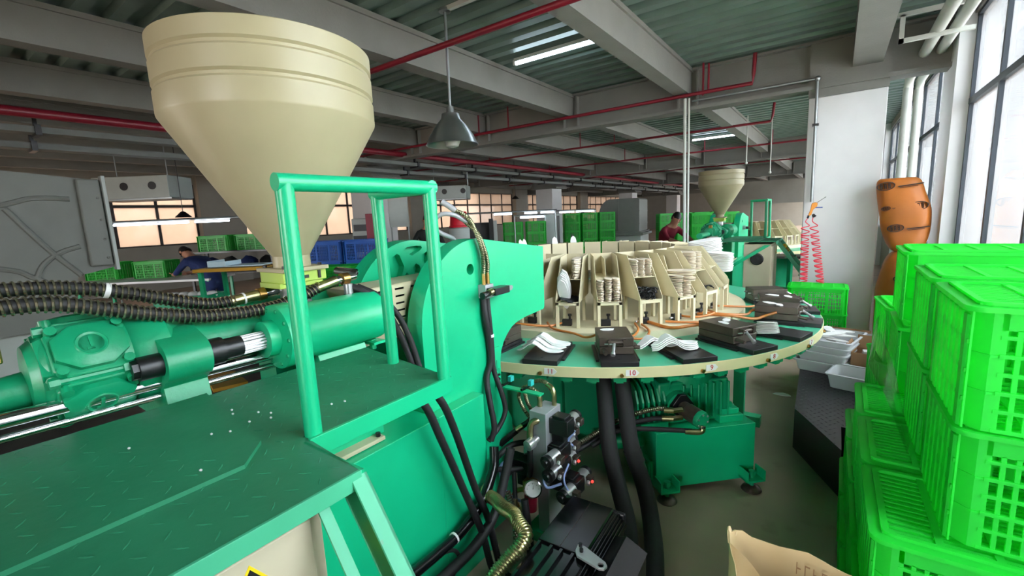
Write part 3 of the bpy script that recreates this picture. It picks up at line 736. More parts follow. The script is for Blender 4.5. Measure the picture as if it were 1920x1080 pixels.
# racks: local frame, x tangential, y pointing outward (radial), origin on the deck under the rack's middle
def rack_proto():
    t = thing('parts_rack', 'x', 'rack', (0, 0, 0))
    w = .084; th = .003; yf, yb = .10, -.33; zs = .182; zt = .49
    sp = [(yf, zs), (yf, zs+.02), (-.11, zt-.005), (yb, zt), (yb, zs)]
    for sx in (-1, 1):
        MB().prism(sp, 'x', sx*w-(th if sx > 0 else 0), sx*w+(th if sx < 0 else 0)).build('side_panel', BEIGE, t, local=True, smooth=0)
        for y in (yf-.012, -.16): 
            MB().box((sx*w-(.02 if sx > 0 else 0), y-.012, 0), (sx*w+(.02 if sx < 0 else 0), y+.012, zs)).build('leg', BEIGE, t, local=True, smooth=0)
    MB().box((-w, yb-.003, zs), (w, yb, zt)).build('back_panel', BEIGE, t, local=True, smooth=0)
    MB().box((-w, yb, zs-.003), (w, yf, zs)).box((-w, yf-.004, zs-.02), (w, yf, zs+.004)).build('bin_floor', BEIGE, t, local=True, smooth=0)
    MB().box((-w, yb, .33), (w, .0, .333)).build('shelf', BEIGE, t, local=True, smooth=0)
    MB().prism([(-.08, .333), (-.13, zt-.03), (yb, zt-.02), (yb, .333)], 'x', -.0015, .0015).build('divider', BEIGE, t, local=True, smooth=0)
    return t
NUMW = {6: 'six', 7: 'seven', 8: 'eight', 9: 'nine', 10: 'ten', 11: 'eleven', 12: 'twelve'}
ORD = {1: 'first', 2: 'second', 3: 'third', 4: 'fourth', 5: 'fifth', 6: 'sixth', 7: 'seventh', 8: 'eighth', 9: 'ninth', 10: 'tenth', 11: 'eleventh', 12: 'twelfth', 13: 'thirteenth', 14: 'fourteenth', 15: 'fifteenth', 16: 'sixteenth'}
RACKLAB = {13: 'beige rack mostly hidden behind the jaw of the green press', 12: 'beige rack beside the press jaw, only its side panel showing', 11: 'beige rack with one white insole pile over black pieces, by mould plate eleven',
           10: 'beige rack packed with beige insoles, standing behind the closed mould ten', 9: 'beige rack with a heap of black strips in its bin, behind plate nine',
           8: 'beige rack with two loose fanned insole piles, behind closed mould eight', 7: 'beige rack with a few black strips and a tall beige insole block on top', 6: 'empty looking beige rack just before the rack with the white fan',
           5: 'beige rack at the ring end loaded with fanned white insoles'}
RACK_R = 1.07
def rack_matrix(k, c=(CX, CY)):
    a = ANG(k)+1.2; p = pol(a, RACK_R, .96, c); return p, radians(a-90)
RACKS = {}
def make_racks():
    pr = rack_proto()
    tab = {}
    for c in bpy.data.objects:
        if c.parent: tab.setdefault(c.parent.name, []).append(c)
    first = True
    far = sorted([k for k in range(1, 26) if k not in range(5, 14)], key=lambda k: -(ANG(k) % 360))
    for k in range(1, 26):
        o = pr if first else copy_tree(pr, None, tab)
        first = False
        p, rz = rack_matrix(k); o.location = p; o.rotation_euler = (0, 0, rz)
        if k in RACKLAB: lab = RACKLAB[k]; g = 'parts racks near the moulds'
        else:
            i = far.index(k)+1; lab = 'beige rack on the far arc, its blank back panel showing, %s counted from the press' % ORD[min(i, 16)]
            g = 'parts racks on the far arc'
            if i > 12: lab = 'beige rack at the far arc end, %s counted back from the right' % ORD[len(far)-i+1]
        tag(o, lab, 'rack', g); RACKS[k] = o

# insoles --------------------------------------------------------------------------
def sole_outline(L=.245, W=.085, n=11):
    xs = [i/n for i in range(n+1)]
    up = [(L*x, W*.5*(.62+.38*x)*sin(pi*min(1, max(0, x))**.9)**.38*(1 if 0 < x < 1 else .0)) for x in xs]
    return up
def sole_mesh(name, mat, zprof=None, th=.005, L=.245, W=.085):
    up = sole_outline(L, W); mb = MB(); v = []; f = []
    for lay in (0, 1):
        for (x, w) in up:
            z = (zprof(x/L) if zprof else 0)+lay*th
            v += [(x-L/2, -w-.0005, z), (x-L/2, w+.0005, z)]
    n = len(up)
    for i in range(n-1):
        a = 2*i; f += [(a, a+2, a+3, a+1), (a+2*n, a+1+2*n, a+3+2*n, a+2+2*n), (a, a+2*n, a+2+2*n, a+2), (a+1, a+3, a+3+2*n, a+1+2*n)]
    f += [(0, 1, 1+2*n, 2*n), (2*n-2, 4*n-2, 4*n-1, 2*n-1)]
    mb.add(v, f); return mb.mesh(name, mat, 40)
def arch(u):
    return .055*math.exp(-((u-.36)/.20)**2)+.004*u
SOLE_FLAT = {}
def make_soles():
    SOLE_FLAT['white'] = sole_mesh('insole', WHITEF); SOLE_FLAT['beige'] = sole_mesh('insole', BEIGEF, th=.006)
    SOLE_FLAT['arch'] = sole_mesh('insole', WHITEF, arch, th=.006, L=.29, W=.098); SOLE_FLAT['black'] = sole_mesh('insole', BLACKF, th=.003)
    SOLE_FLAT['bigbeige'] = sole_mesh('insole', BEIGEF, lambda u: .012*sin(pi*u), th=.007)
make_soles()
def insole(kind, mtx, label, group):
    o = bpy.data.objects.new('insole', SOLE_FLAT[kind]); COL.objects.link(o)
    o.matrix_basis = mtx; return tag(o, label, 'insole', group)
def pile(kind, base, n, dz, what, group, jit=.004, rz=0., lean=0., fan=0., sc=1., depth=0.):
    """n single insoles one on another; base: 4x4 matrix of the lowest; what: names the pile"""
    for i in range(n):
        m = base @ T(random.uniform(-jit, jit)+lean*i, random.uniform(-jit, jit)+depth*i, dz*i, rz+random.uniform(-.05, .05)+fan*i, 0, random.uniform(-.02, .02)) @ Matrix.Scale(sc, 4)
        c = 'white' if kind == 'white' else 'beige'
        insole(kind, m, '%s insole, %s in the %s' % (c, 'topmost' if i == n-1 else ORD[i+1]+' up', what), group)
def rackM(k, x, y, z, rz=0., rx=0., ry=0.):
    p, r = rack_matrix(k)
    return Matrix.Translation(p) @ Euler((0, 0, r)).to_matrix().to_4x4() @ T(x, y, z, rz, rx, ry)

def fill_racks():
    H = pi/2
    def up(k, x, y, z, tilt=0.):
        """a matrix that stands insoles upright, soles facing outward"""
        p, r = rack_matrix(k); M_ = Matrix(((0, 1, 0, 0), (0, 0, 1, 0), (1, 0, 0, 0), (0, 0, 0, 1)))
        return Matrix.Translation(p) @ Euler((0, 0, r)).to_matrix().to_4x4() @ T(x, y, z, 0, tilt) @ M_
    pile('white', up(11, .035, -.02, .30, -.35), 8, .011, 'slumped pile on the rack by plate eleven', 'white insoles on rack eleven', rz=.1, jit=.007, lean=-.006)
    pile('beige', rackM(11, -.04, -.11, .335, H), 14, .0105, 'tall pile on the rack by plate eleven', 'beige insoles on rack eleven', jit=.002, sc=.85)
    for i in range(5): insole('black', rackM(11, -.04+.02*i, .0, .186+.004*i, H+random.uniform(-.3, .3), -.15), 'thin black insole lying in the rack by plate eleven, %s up' % ORD[i+1], 'black insoles on rack eleven')
    for j, x in enumerate((.055, .0, -.055)):
        pile('beige', rackM(10, x, .01, .186, H), 14 if j else 13, .0115, ('left', 'middle', 'right')[j]+' pile of the rack behind mould ten', 'beige insoles on rack ten', jit=.002, sc=.66)
    for j, x in enumerate((.053, .0, -.053)):
        pile('beige', rackM(9, x, -.10, .335, H), 12, .0105, ('left', 'middle', 'right')[j]+' upper pile of the rack behind plate nine', 'beige insoles on rack nine', jit=.0015, sc=.68)
    pile('beige', rackM(8, .04, .0, .186, H), 13, .0115, 'straight pile of the rack behind mould eight', 'straight insole pile on rack eight', jit=.004, sc=.8)
    pile('beige', rackM(8, -.038, .0, .186, H), 9, .0115, 'low pile of the rack behind mould eight', 'low insole pile on rack eight', jit=.004, sc=.8)
    pile('beige', rackM(8, -.03, .01, .295, H, .12), 6, .012, 'crooked pile of the rack behind mould eight', 'crooked insoles on rack eight', jit=.012, fan=.07)
    for j, x in enumerate((.042, -.042)):
        pile('beige', rackM(7, x, -.11, .335, H), 13, .011, ('left', 'right')[j]+' upper pile of the rack by plate seven', 'beige insoles on rack seven', jit=.002, sc=.82)
    pile('white', rackM(5, -.03, -.08, .35, H-.3, .25), 16, .012, 'big fanned pile at the ring end', 'white fanned insoles', fan=.035, sc=1.1)
    pile('white', rackM(5, .03, -.0, .27, H+.1, .2), 14, .012, 'lower fanned pile at the ring end', 'white fanned insoles beside the first', fan=-.03, sc=1.05)
    # a few white tips over the far racks
    for k, lab in ((22, 'white insole tip sticking over the far rack nearest the press'), (21, 'white insole sticking up over the back of a far rack, second from the press'), (19, 'left one of two white insoles showing above the far racks')):
        if k in RACKS:
            for d in ((-.03, .03) if k == 19 else (0,)):
                insole('white', rackM(k, d, -.22, .44, pi/2, 0, -1.35), lab if d <= 0 else lab.replace('left one', 'right one'), 'insoles over the far racks')
    # black strips as loose stuff nobody could count
    for k, n in ((9, 70), (7, 10)):
        mb = MB()
        for i in range(n):
            M_ = rackM(k, random.uniform(-.045, .045), random.uniform(-.05, .07), .19+random.uniform(0, .07 if k == 9 else .03), random.uniform(0, 3.1), random.uniform(-.25, .25), random.uniform(-.3, .3))
            pts = [M_ @ Vector((u*.036, .012*sin(u*3), .012*cos(u*2.4)-.008)) for u in (-1, -.5, 0, .5, 1)]
            mb.tube(pts, .0042, 5, sub=2)
        o = mb.build('rubber_strips', RUBBER); tag(o, 'tangled heap of black rubber strips in the rack behind plate nine' if k == 9 else 'few black rubber strips lying in the rack beside mould seven', 'strips', None, 'stuff')
    # small pneumatic valves with amber hoses under the racks
    for k in (12, 11, 10, 9, 8, 7, 6):
        p, r = rack_matrix(k); v = thing('air_valve', 'small black air valve under the rack of station %s, fed by amber hoses' % NUMW[k], 'valve', rackM(k, .02, .02, 0).translation, r, 'air valves under the racks')
        MB().box((-.035, -.02, 0), (.035, .02, .045)).build('valve_body', BLACKP, v, local=True, bevel=.003)
        MB().cyl((-.02, 0, .045), (-.02, 0, .075), .008, 8).cyl((-.02, 0, .07), (-.02, 0, .085), .014, 8).build('valve_knob', BLACKP, v, local=True)
        for x in (.045, .055): MB().cyl((.035, x-.05, .02), (.06, x-.05, .02), .006, 8).build('fitting', STEEL, v, local=True)

# moulds ----------------------------------------------------------------------------
def mould_plate(t, sx=0, ro=0):
    MB().box((-.105, -.20, 0), (.105, .215, .028)).build('base_plate', IRONB, t, local=True, bevel=.002)
    MB().box((-.125, -.20, 0), (-.107, .12, .012)).build('slide_rail', IRONB, t, local=True, smooth=0); MB().box((.107, -.20, 0), (.125, .12, .012)).build('slide_rail', IRONB, t, local=True, smooth=0)
    MB().cyl((0, .16, .0275), (0, .16, .0286), .009, 12).build('dowel_hole', BLACKS, t, local=True)
def mould_block(t):
    b = MB().box((-.098, -.20, .03), (.098, .075, .075)).build('lower_half', IRON, t, local=True, bevel=.003)
    MB().box((-.10, -.20, .077), (.10, .07, .128)).build('upper_half', IRON, t, local=True, bevel=.003)
    cl = MB().cyl((-.04, .085, .105), (.045, .085, .105), .012, 10).box((-.05, .066, .085), (-.035, .10, .12)).box((.035, .066, .085), (.05, .10, .12)).build('clamp_shaft', IRON, t, local=True)
    MB().cyl((.015, .09, .10), (.03, .15, .062), .009, 10).cyl((.03, .15, .062), (.034, .165, .052), .013, 10).build('clamp_bolt', STEEL, t, local=True)
    MB().cyl((.075, .075, .06), (.07, .13, .05), .012, 10).build('clamp_bolt', IRON, t, local=True)
    MB().cyl((.07, .08, .095), (.03, .105, .10), .004, 6).build('split_pin', STEEL, t, local=True)
    MB().box((-.125, -.02, .05), (-.098, .04, .075)).cyl((-.11, .03, .06), (-.14, .04, .06), .012, 8).build('side_catch', IRON, t, local=True)
    for x in (-.05, .05): MB().cyl((x, -.20, .09), (x, -.225, .09), .007, 8).build('hose_fitting', STEEL, t, local=True)
def make_moulds():
    R0 = 1.60
    spec = {13: 'b', 12: 'b', 11: 'p', 10: 'b', 9: 'p', 8: 'b', 7: 'p', 6: 'b', 5: 'b', 4: 'b'}
    labs = {13: 'dark steel mould inside the press jaw, mostly hidden', 12: 'dark brown steel mould half hidden behind the press throat', 11: 'open black mould plate with white arched insoles, above number eleven',
            10: 'closed dark steel mould with clamp bolts, above number ten', 9: 'open black mould plate with white arched insoles, above number nine', 8: 'closed dark steel mould with long clamp handles, above number eight',
            7: 'small black mould plate with a fan of white insoles, right of mould eight', 6: 'closed brown steel mould at the right rim with two amber hoses', 5: 'closed steel mould farther round the rim, holding loose white offcuts', 4: 'steel mould at the back of the rim behind the fanned white insoles'}
    protos = {}
    for k, ty in spec.items():
        a = ANG(k); p = pol(a, R0, TT)
        if ty in protos: t = copy_tree(protos[ty])
        else:
            t = thing('mould', 'x', 'mould'); protos[ty] = t
            mould_plate(t)
            if ty == 'b': mould_block(t)
        t.location = p; t.rotation_euler = (0, 0, radians(a-90)); tag(t, labs[k], 'mould', 'moulds on the rotary table')
    def mM(k, x, y, z, rz=0., rx=0., ry=0.):
        return T(*pol(ANG(k), R0, TT), radians(ANG(k)-90)) @ T(x, y, z, rz, rx, ry)
    g = 'arched insoles on plate eleven'
    insole('arch', mM(11, 0.04, .06, .032, pi+.1), 'white arched insole nearest the rim on mould plate eleven', g)
    insole('arch', mM(11, 0.035, .0, .04, pi+.05), 'middle white arched insole on mould plate eleven', g)
    insole('arch', mM(11, 0.018, -.05, .045, pi+-.02), 'white arched insole farthest from the rim on plate eleven', g)
    insole('arch', mM(11, 0.018, -.055, .053, pi+.0), 'topmost white arched insole on mould plate eleven', g)
    g = 'arched insoles on plate nine'
    insole('arch', mM(9, 0.06, .05, .032, pi+-.05), 'lowest white arched insole on mould plate nine', g)
    insole('arch', mM(9, 0.06, .045, .042, pi+-.05), 'second white arched insole up on plate nine', g)
    insole('arch', mM(9, 0.06, .04, .052, pi+-.05), 'third white arched insole up on plate nine', g)
    insole('arch', mM(9, 0.06, .035, .062, pi+-.05), 'topmost white arched insole on mould plate nine', g)
    insole('arch', mM(9, 0.14, -.02, .036, pi+.1), 'white arched insole lying behind the nested four on plate nine', g)
    insole('arch', mM(9, 0.14, -.03, .046, pi+.12), 'second white arched insole behind the nested four on plate nine', g)
    for i in range(8):
        insole('white', mM(7, .135-.014*i, .03-.006*i, .034+.0065*i, 1.75-.06*i, 0, -.16) @ Matrix.Scale(.62, 4), 'white insole in the propped fan on the small plate seven, %s along it' % ORD[i+1], 'white insole fan on plate seven')
    # white offcuts lying on closed moulds
    def off(M_, name_lab, s=.05):
        poly = [(-1, -.3), (-.4, -.55), (.5, -.5), (1, -.1), (.7, .4), (0, .5), (-.7, .35)]
        o = MB().prism([(x*s, y*s) for x, y in poly], 'z', 0, .004).xf(M_).build('foam_offcut', WHITEF, smooth=0); tag(o, name_lab, 'offcut')
    off(mM(10, .03, -.12, .129, .1), 'white foam offcut on top of closed mould ten', .045)
    off(mM(8, -.04, -.10, .129, .5), 'white foam offcut on the back of closed mould eight', .045)
    off(mM(8, .03, -.06, .129, 1.4), 'second white offcut on closed mould eight beside its clamp', .04)
    off(mM(6, -.02, -.12, .129, .9), 'long white foam offcut on closed mould six', .055)
    off(mM(6, .03, -.05, .129, .3), 'small white foam offcut on closed mould six', .045)
    off(mM(5, 0, -.1, .129, .9), 'white foam offcut on closed mould five', .055)
    off(mM(5, .05, .0, .129, .2), 'second white foam offcut on closed mould five', .045)
    # amber hoses from deck valves to the moulds
    def ah(pts, lab, r=.008):
        t = MB().tube(pts, r, 8).build('air_hose', OHOSE); tag(t, lab, 'hose', 'amber air hoses')
    st = station
    ah([st(12.6, 1.16, 1.0), st(12.3, 1.24, .98), st(12.0, 1.3, 1.0), st(11.4, 1.2, .975), st(11.1, 1.1, .98)], 'amber hose curling under the rack beside mould plate eleven')
    ah([st(11.5, 1.12, .98), st(11.2, 1.25, .972), st(10.7, 1.33, .965), st(10.45, 1.37, .95), st(10.2, 1.42, .99)], 'amber hose running from plate eleven to the back of mould ten')
    ah([st(9.3, 1.15, .98), st(9.4, 1.3, .975), st(9.6, 1.40, .96), st(9.75, 1.42, .975), st(9.85, 1.38, .99)], 'amber hose looping beside closed mould ten')
    ah([st(9.15, 1.1, .98), st(9.2, 1.32, .97), st(9.45, 1.45, .955), st(9.7, 1.46, .97), st(9.8, 1.40, .99)], 'second amber hose looping beside closed mould ten')
    ah([st(8.9, 1.1, .975), st(8.7, 1.3, .97), st(8.35, 1.36, .985), st(8.2, 1.38, .99)], 'thick amber hose entering the back of mould eight', .011)
    ah([st(8.5, 1.15, .975), st(8.1, 1.22, .97), st(7.6, 1.3, .965), st(7.1, 1.33, .96)], 'amber hose lying between moulds eight and seven')
    ah([st(7.2, 1.1, .975), st(6.8, 1.3, .965), st(6.5, 1.42, .94), st(6.35, 1.48, .96), st(6.3, 1.55, .99)], 'amber hose bending into the near side of mould six', .010)
    ah([st(7.0, 1.1, .975), st(6.7, 1.25, .965), st(6.35, 1.35, .955), st(6.2, 1.38, .98), st(6.15, 1.42, .99)], 'second amber hose bending into mould six', .010)
    ah([st(6.0, 1.12, .98), st(5.7, 1.28, .97), st(5.4, 1.36, .96), st(5.25, 1.45, .985)], 'amber hose reaching mould five behind mould six')
    ah([st(7.8, 1.0, .975), st(7.5, 1.15, .97), st(7.0, 1.2, .985), st(6.6, 1.1, .975)], 'amber hose snaking under the rack of station seven')

# ================================================================== DRIVE UNIT, VALVES, PUMP MOTOR
def make_drive():
    # tank stands square to the rim near station 9
    ux = Vector((.725, .689, 0)); uy = Vector((-.689, .725, 0)); O = Vector((-.815, 2.545, 0))
    B = Matrix((ux, uy, Vector((0, 0, 1)))).transposed().to_4x4(); B.translation = O
    rz = atan2(ux.y, ux.x)
    t = thing('drive_tank', 'green box tank with levelling feet under the turntable rim', 'tank', O, rz)
    MB().box((0, 0, .055), (.655, .48, .42), B).build('body', GREEN, t, bevel=.003)
    for x in (.05, .61):
        f = MB().box((x-.06, -.09, .075), (x+.06, 0, .087), B).box((x-.06, -.09, .075), (x-.052, 0, .145), B).box((x+.052, -.09, .075), (x+.06, 0, .145), B).build('foot_bracket', GREEN, t, smooth=0)
        MB().cyl(B @ Vector((x, -.045, .02)), B @ Vector((x, -.045, .12)), .014, 10).cyl(B @ Vector((x, -.045, .105)), B @ Vector((x, -.045, .13)), .022, 6).build('levelling_bolt', GREENM, f)
        MB().lathe([(.055, 0), (.06, .006), (.05, .022), (.02, .035)], B @ Vector((x, -.045, 0)), n=24).build('foot_pad', IRON, f)
    fl = MB().cyl(B @ Vector((-.10, .10, .16)), B @ Vector((-.012, .10, .16)), .036, 20).box((-.016, .04, .10), (0, .16, .22), B).box((-.026, .05, .11), (-.016, .15, .21), B).build('pipe_flange', GREEN, t)
    for dy in (-.045, .045):
        for dz in (-.045, .045): MB().cyl(B @ Vector((-.04, .10+dy, .16+dz)), B @ Vector((-.026, .10+dy, .16+dz)), .009, 6).build('flange_bolt', GREENM, fl)
    for y in (.20, .35): MB().cyl(B @ Vector((-.28, y, .28)), B @ Vector((0, y, .28)), .04, 16).build('side_pipe', GREEN, t)
    # reducer
    g = thing('gear_reducer', 'ribbed green worm gear reducer bolted on the drive tank', 'gearbox', B @ Vector((.28, .22, .42)), rz)
    MB().box((.05, .08, .43), (.52, .40, .70), B).build('housing', GREENM, g, bevel=.015)
    MB().cyl(B @ Vector((.30, .24, .70)), B @ Vector((.30, .24, .80)), .13, 32).cyl(B @ Vector((.30, .24, .66)), B @ Vector((.30, .24, .735)), .18, 32).build('output_housing', GREENM, g)
    for k in range(7): MB().box((.20+.05*k, .055, .46), (.212+.05*k, .085, .685), B).build('cooling_rib', GREENM, g, bevel=.003)
    for k in range(6):
        x = -.10+.035*k
        MB().prism([(.05, .47), (.05, .60), (.09, .67), (.15, .70), (.33, .70), (.38, .66), (.40, .60), (.40, .47)], 'x', x, x+.012).xf(B).build('cooling_fin', GREENM, g, smooth=0)
    MB().cyl(B @ Vector((-.11, .22, .56)), B @ Vector((.06, .22, .56)), .11, 24).build('worm_housing', GREENM, g)
    MB().box((-.08, .04, .42), (.10, .10, .47), B).build('mounting_foot', GREEN, g, bevel=.003); MB().box((.44, .04, .42), (.60, .16, .465), B).box((.45, .06, .4645), (.58, .15, .50), B).build('mounting_foot', GREEN, g, bevel=.003)
    MB().cyl(B @ Vector((.54, .10, .50)), B @ Vector((.54, .10, .53)), .016, 6).build('foot_bolt', GREENM, g)
    MB().cyl(B @ Vector((.17, .085, .565)), B @ Vector((.17, .03, .565)), .085, 28).build('motor_flange', GREENM, g)
    MB().tube([B @ Vector(p) for p in ((.12, .08, .66), (.12, .06, .72), (.16, .06, .74), (.26, .08, .76))], .006, 8).build('oil_pipe', GREENM, g)
    # hydraulic orbit motor
    h = thing('hydraulic_motor', 'dark grey hydraulic motor with domed green end cap on the reducer', 'motor', B @ Vector((.17, 0, .565)), rz)
    a = B @ Vector((.17, .03, .565)); d = (B.to_3x3() @ Vector((.28, -1, -.12))).normalized()
    MB().loft([[a+(B.to_3x3() @ Vector((x, 0, z))) for x, z in ((.07, .02), (.02, .085), (-.02, .085), (-.07, .02), (-.07, -.02), (-.02, -.06), (.02, -.06), (.07, -.02))], [a+d*.025+(B.to_3x3() @ Vector((x, 0, z))) for x, z in ((.07, .02), (.02, .085), (-.02, .085), (-.07, .02), (-.07, -.02), (-.02, -.06), (.02, -.06), (.07, -.02))]]).build('mount_flange', BLACKP, h, bevel=.003)
    MB().lathe([(.045, .02), (.045, .06), (.05, .065), (.05, .15)], a, d, n=32).build('motor_body', IRON, h)
    cp = MB().lathe([(.052, .15), (.052, .165), (.046, .178), (.01, .18)], a, d, n=32).build('end_cap', GREENM, h)
    e1 = d.orthogonal().normalized(); e2 = d.cross(e1)
    for k in range(6):
        p = a+d*.176+e1*(.038*cos(k*pi/3))+e2*(.038*sin(k*pi/3)); MB().cyl(p, p+d*.006, .006, 8).build('cap_screw', STEEL, cp)
    for dz in (.02, -.03):
        q = a+d*.07+(B.to_3x3() @ Vector((-.045, 0, dz))); MB().cyl(q, q+(B.to_3x3() @ Vector((-.06, 0, 0))), .016, 6).build('hose_union', ZINC, h)
    q1 = a+d*.07+(B.to_3x3() @ Vector((-.10, 0, .02))); q2 = a+d*.07+(B.to_3x3() @ Vector((-.10, 0, -.03))); q3 = a+d*.18+Vector((0, 0, -.03))
    w = Vector((-1.20, 2.16, .40))
    s = thing('hydraulic_hose', 'sheathed black hose arching from the valve stack to the hydraulic motor', 'hose', q1)
    MB().tube([q1, q1+Vector((-.10, -.03, 0)), Vector((-1.0, 2.42, .52)), Vector((-1.13, 2.25, .44)), w], .0165, 10, rib=.012).build('spring_sheath', GUARD, s)
    MB().cyl(q1, q1+Vector((-.05, -.02, 0)), .017, 12).build('ferrule', ZINC, s)
    s = thing('hydraulic_hose', 'plain black hose under the sheathed one, from valve stack to motor', 'hose', q2)
    MB().tube([q2, q2+Vector((-.12, -.03, -.02)), Vector((-1.02, 2.40, .47)), Vector((-1.13, 2.25, .40)), w+Vector((0, 0, -.04))], .016, 10).build('hose_body', RUBBER, s)
    MB().cyl(q2, q2+Vector((-.06, -.02, -.005)), .018, 10).build('ferrule', ZINC, s)
    s = thing('hydraulic_hose', 'black hose with brass elbow leading to the end cap of the hydraulic motor', 'hose', q3)
    MB().tube([q3, q3+Vector((-.02, -.012, -.035)), q3+Vector((-.12, -.06, -.03)), q3+Vector((-.40, -.22, -.03)), Vector((-1.1, 2.25, .40))], .0145, 10).build('hose_body', RUBBER, s)
    MB().tube([q3+d*-.005, q3+Vector((-.012, -.008, -.034)), q3+Vector((-.09, -.045, -.036))], .017, 10).build('elbow', ZINC, s)
    # support jack
    j = thing('support_jack', 'slim green support cylinder standing on the tank corner under the rim', 'jack', B @ Vector((.60, .30, .42)))
    c = B @ Vector((.60, .33, 0))
    MB().lathe([(.036, .43), (.036, .66), (.028, .68), (.028, .72), (.045, .73), (.045, .76), (.025, .77), (.025, .835)], c, n=24).build('jack_body', GREEN, j)
    MB().box((.52, .25, .42), (.68, .41, .435), B).build('jack_base', GREEN, j, bevel=.003)
    for z in (.60, .635): MB().cyl(c+Vector((.03, -.01, z)), c+Vector((.06, -.025, z)), .010, 8).build('port', GREENM, j)
    MB().lathe([(.07, .74), (.095, .77), (.095, .83)], B @ Vector((.48, .36, 0)), n=24).build('roller_housing', GREENM, j)

def make_manifold():
    rz = 0.
    O = Vector((-1.21, 1.92, 0)); B = T(*O, rz)
    t = thing('valve_manifold', 'grey aluminium valve manifold stacked with black solenoid valves by the press base', 'valve stack', O, rz)
    MB().box((-.05, -.075, .36), (.05, .08, .745), B).build('block', ALU, t, bevel=.002)
    MB().box((-.02, -.07, .06), (.05, .06, .36), B).build('lower_block', ALU, t, bevel=.002)
    MB().box((-.09, -.09, 0), (.09, .09, .06), B).build('stand_foot', GREENM, t, smooth=0)
    def valve(x0, y0, z0, lx, dirs, h=.085, w=.075):
        v = MB().box((x0, y0, z0), (x0+lx, y0+w, z0+h), B).box((x0+lx*.15, y0+.005, z0+h), (x0+lx*.85, y0+w-.005, z0+h+.014), B).build('solenoid_valve', BLACKP, t, bevel=.003)
        for sgn in dirs:
            p = B @ Vector((x0+lx-.03, y0+w/2+sgn*w*.5, z0+h*.55)); d = Vector((-.10, sgn, -.06 if sgn < 0 else .02)); d.normalize()
            MB().cyl(p, p+d*.070, .033, 20).build('coil', STEEL, v)
            MB().lathe([(.0335, .068), (.0345, .073), (.0345, .092), (.020, .095), (.018, .106), (.002, .106)], p, d, n=20).build('coil_nut', BLACKP, v)
            q = p+d*.034+Vector((.047, 0, .002))
            pl = MB().cbox(q, (.034, .036, .036)).build('plug', IRON, v, bevel=.003)
            MB().cyl(q+Vector((.0, -.016, -.004)), q+Vector((.004, -.034, -.012)), .010, 10).build('plug_gland', STEEL, pl)
            if z0 < .45 and sgn > 0: MB().sphere(q+Vector((.02, -.014, 0)), .008, 8, 6).build('indicator', LEDRED, pl)
        return v
    valve(.05, -.045, .63, .11, (1,)); valve(.05, -.02, .575, .07, (1,), .05)
    valve(.05, -.07, .50, .085, (-1, 1), .07, .10); valve(.05, -.06, .42, .085, (-1, 1), .07, .09)
    valve(.05, -.06, .325, .165, (-1, 1), .08, .085)
    MB().cyl(B @ Vector((-.005, -.075, .60)), B @ Vector((-.012, -.115, .59)), .019, 20).lathe([(.027, .035), (.029, .04), (.029, .078), (.014, .084)], B @ Vector((-.005, -.075, .60)), Vector((-.18, -1, -.18)), n=20).build('pressure_knob', STEEL, t)
    # left hand lower valves
    v = MB().box((-.22, -.08, .36), (-.06, .0, .44), B).box((-.16, -.06, .28), (-.06, .03, .36), B).build('side_valve', BLACKP, t, bevel=.004)
    MB().cyl(B @ Vector((-.12, -.0, .43)), B @ Vector((-.16, .06, .45)), .026, 16).build('side_coil', STEEL, v)
    MB().cbox(B @ Vector((-.18, -.11, .385)), (.05, .06, .04)).build('side_plug', BLACKP, v, bevel=.003)
    # gauge with its cock
    p = B @ Vector((-.005, -.135, .345)); d = Vector((.5, -.8, .32)); d.normalize()
    g = MB().lathe([(.028, -.03), (.040, -.028), (.042, 0), (.047, .003), (.047, .009), (.041, .011), (.040, .006)], p, d, n=40).build('pressure_gauge', CHROME, t)
    MB().lathe([(.001, .006), (.0405, .006), (.0405, .0075), (.001, .0075)], p, d, n=40).build('gauge_dial', WHITES, g)
    F = frame(p+d*.0082, Vector((.8, .5, 0)), (0, 0, 1)); F = F @ Matrix.Rotation(0, 4, 'X'); dl = MB()
    for k in range(25):
        a = radians(-45+270*k/24); w = .0005 if k % 4 else .001
        u = Vector((cos(a), sin(a), 0)); n = Vector((-sin(a), cos(a), 0)); r0 = .030 if k % 4 else .027; r1 = .034
        dl.add([F @ (u*r0-n*w), F @ (u*r1-n*w), F @ (u*r1+n*w), F @ (u*r0+n*w)], [(0, 1, 2, 3)])
    dl.add([F @ Vector((-.0018, -.004, 0)), F @ Vector((.0018, -.004, 0)), F @ Vector((.002, .024, 0))], [(0, 1, 2)])
    dl.build('gauge_scale', BLACKS, g, smooth=0)
    MB().cbox(B @ Vector((-.045, -.10, .33)), (.06, .06, .07)).cyl(B @ Vector((-.045, -.10, .34)), p-d*.028, .014, 10).build('gauge_cock', BRASS, t, bevel=.004)
    MB().cyl(B @ Vector((-.035, -.12, .205)), B @ Vector((-.035, -.115, .295)), .034, 20).build('red_valve', REDV, t)
    # zinc fittings and hoses: each hose its own thing
    def hose(lab, pts, r, mat, ends=(), rib=None, sub=6):
        h = thing('hydraulic_hose', lab, 'hose', pts[0])
        MB().tube(pts, r, 10, sub=sub, rib=rib).build('hose_body', mat, h)
        for e in ends: MB().tube(e, r*1.15, 10, sub=4).build('fitting', ZINC, h)
        return h
    b = lambda x, y, z: B @ Vector((x, y, z))
    hose('zinc braided hose looping off the manifold top, nearer loop', [b(-.03, .0, .80), b(-.07, -.005, .835), b(-.13, .0, .83), b(-.19, .03, .76), b(-.17, .06, .66), b(-.11, .07, .60)], .012, SLEEVE, [[b(-.03, 0, .745), b(-.03, 0, .79), b(-.045, 0, .815), b(-.07, -.003, .828)]], rib=.010)
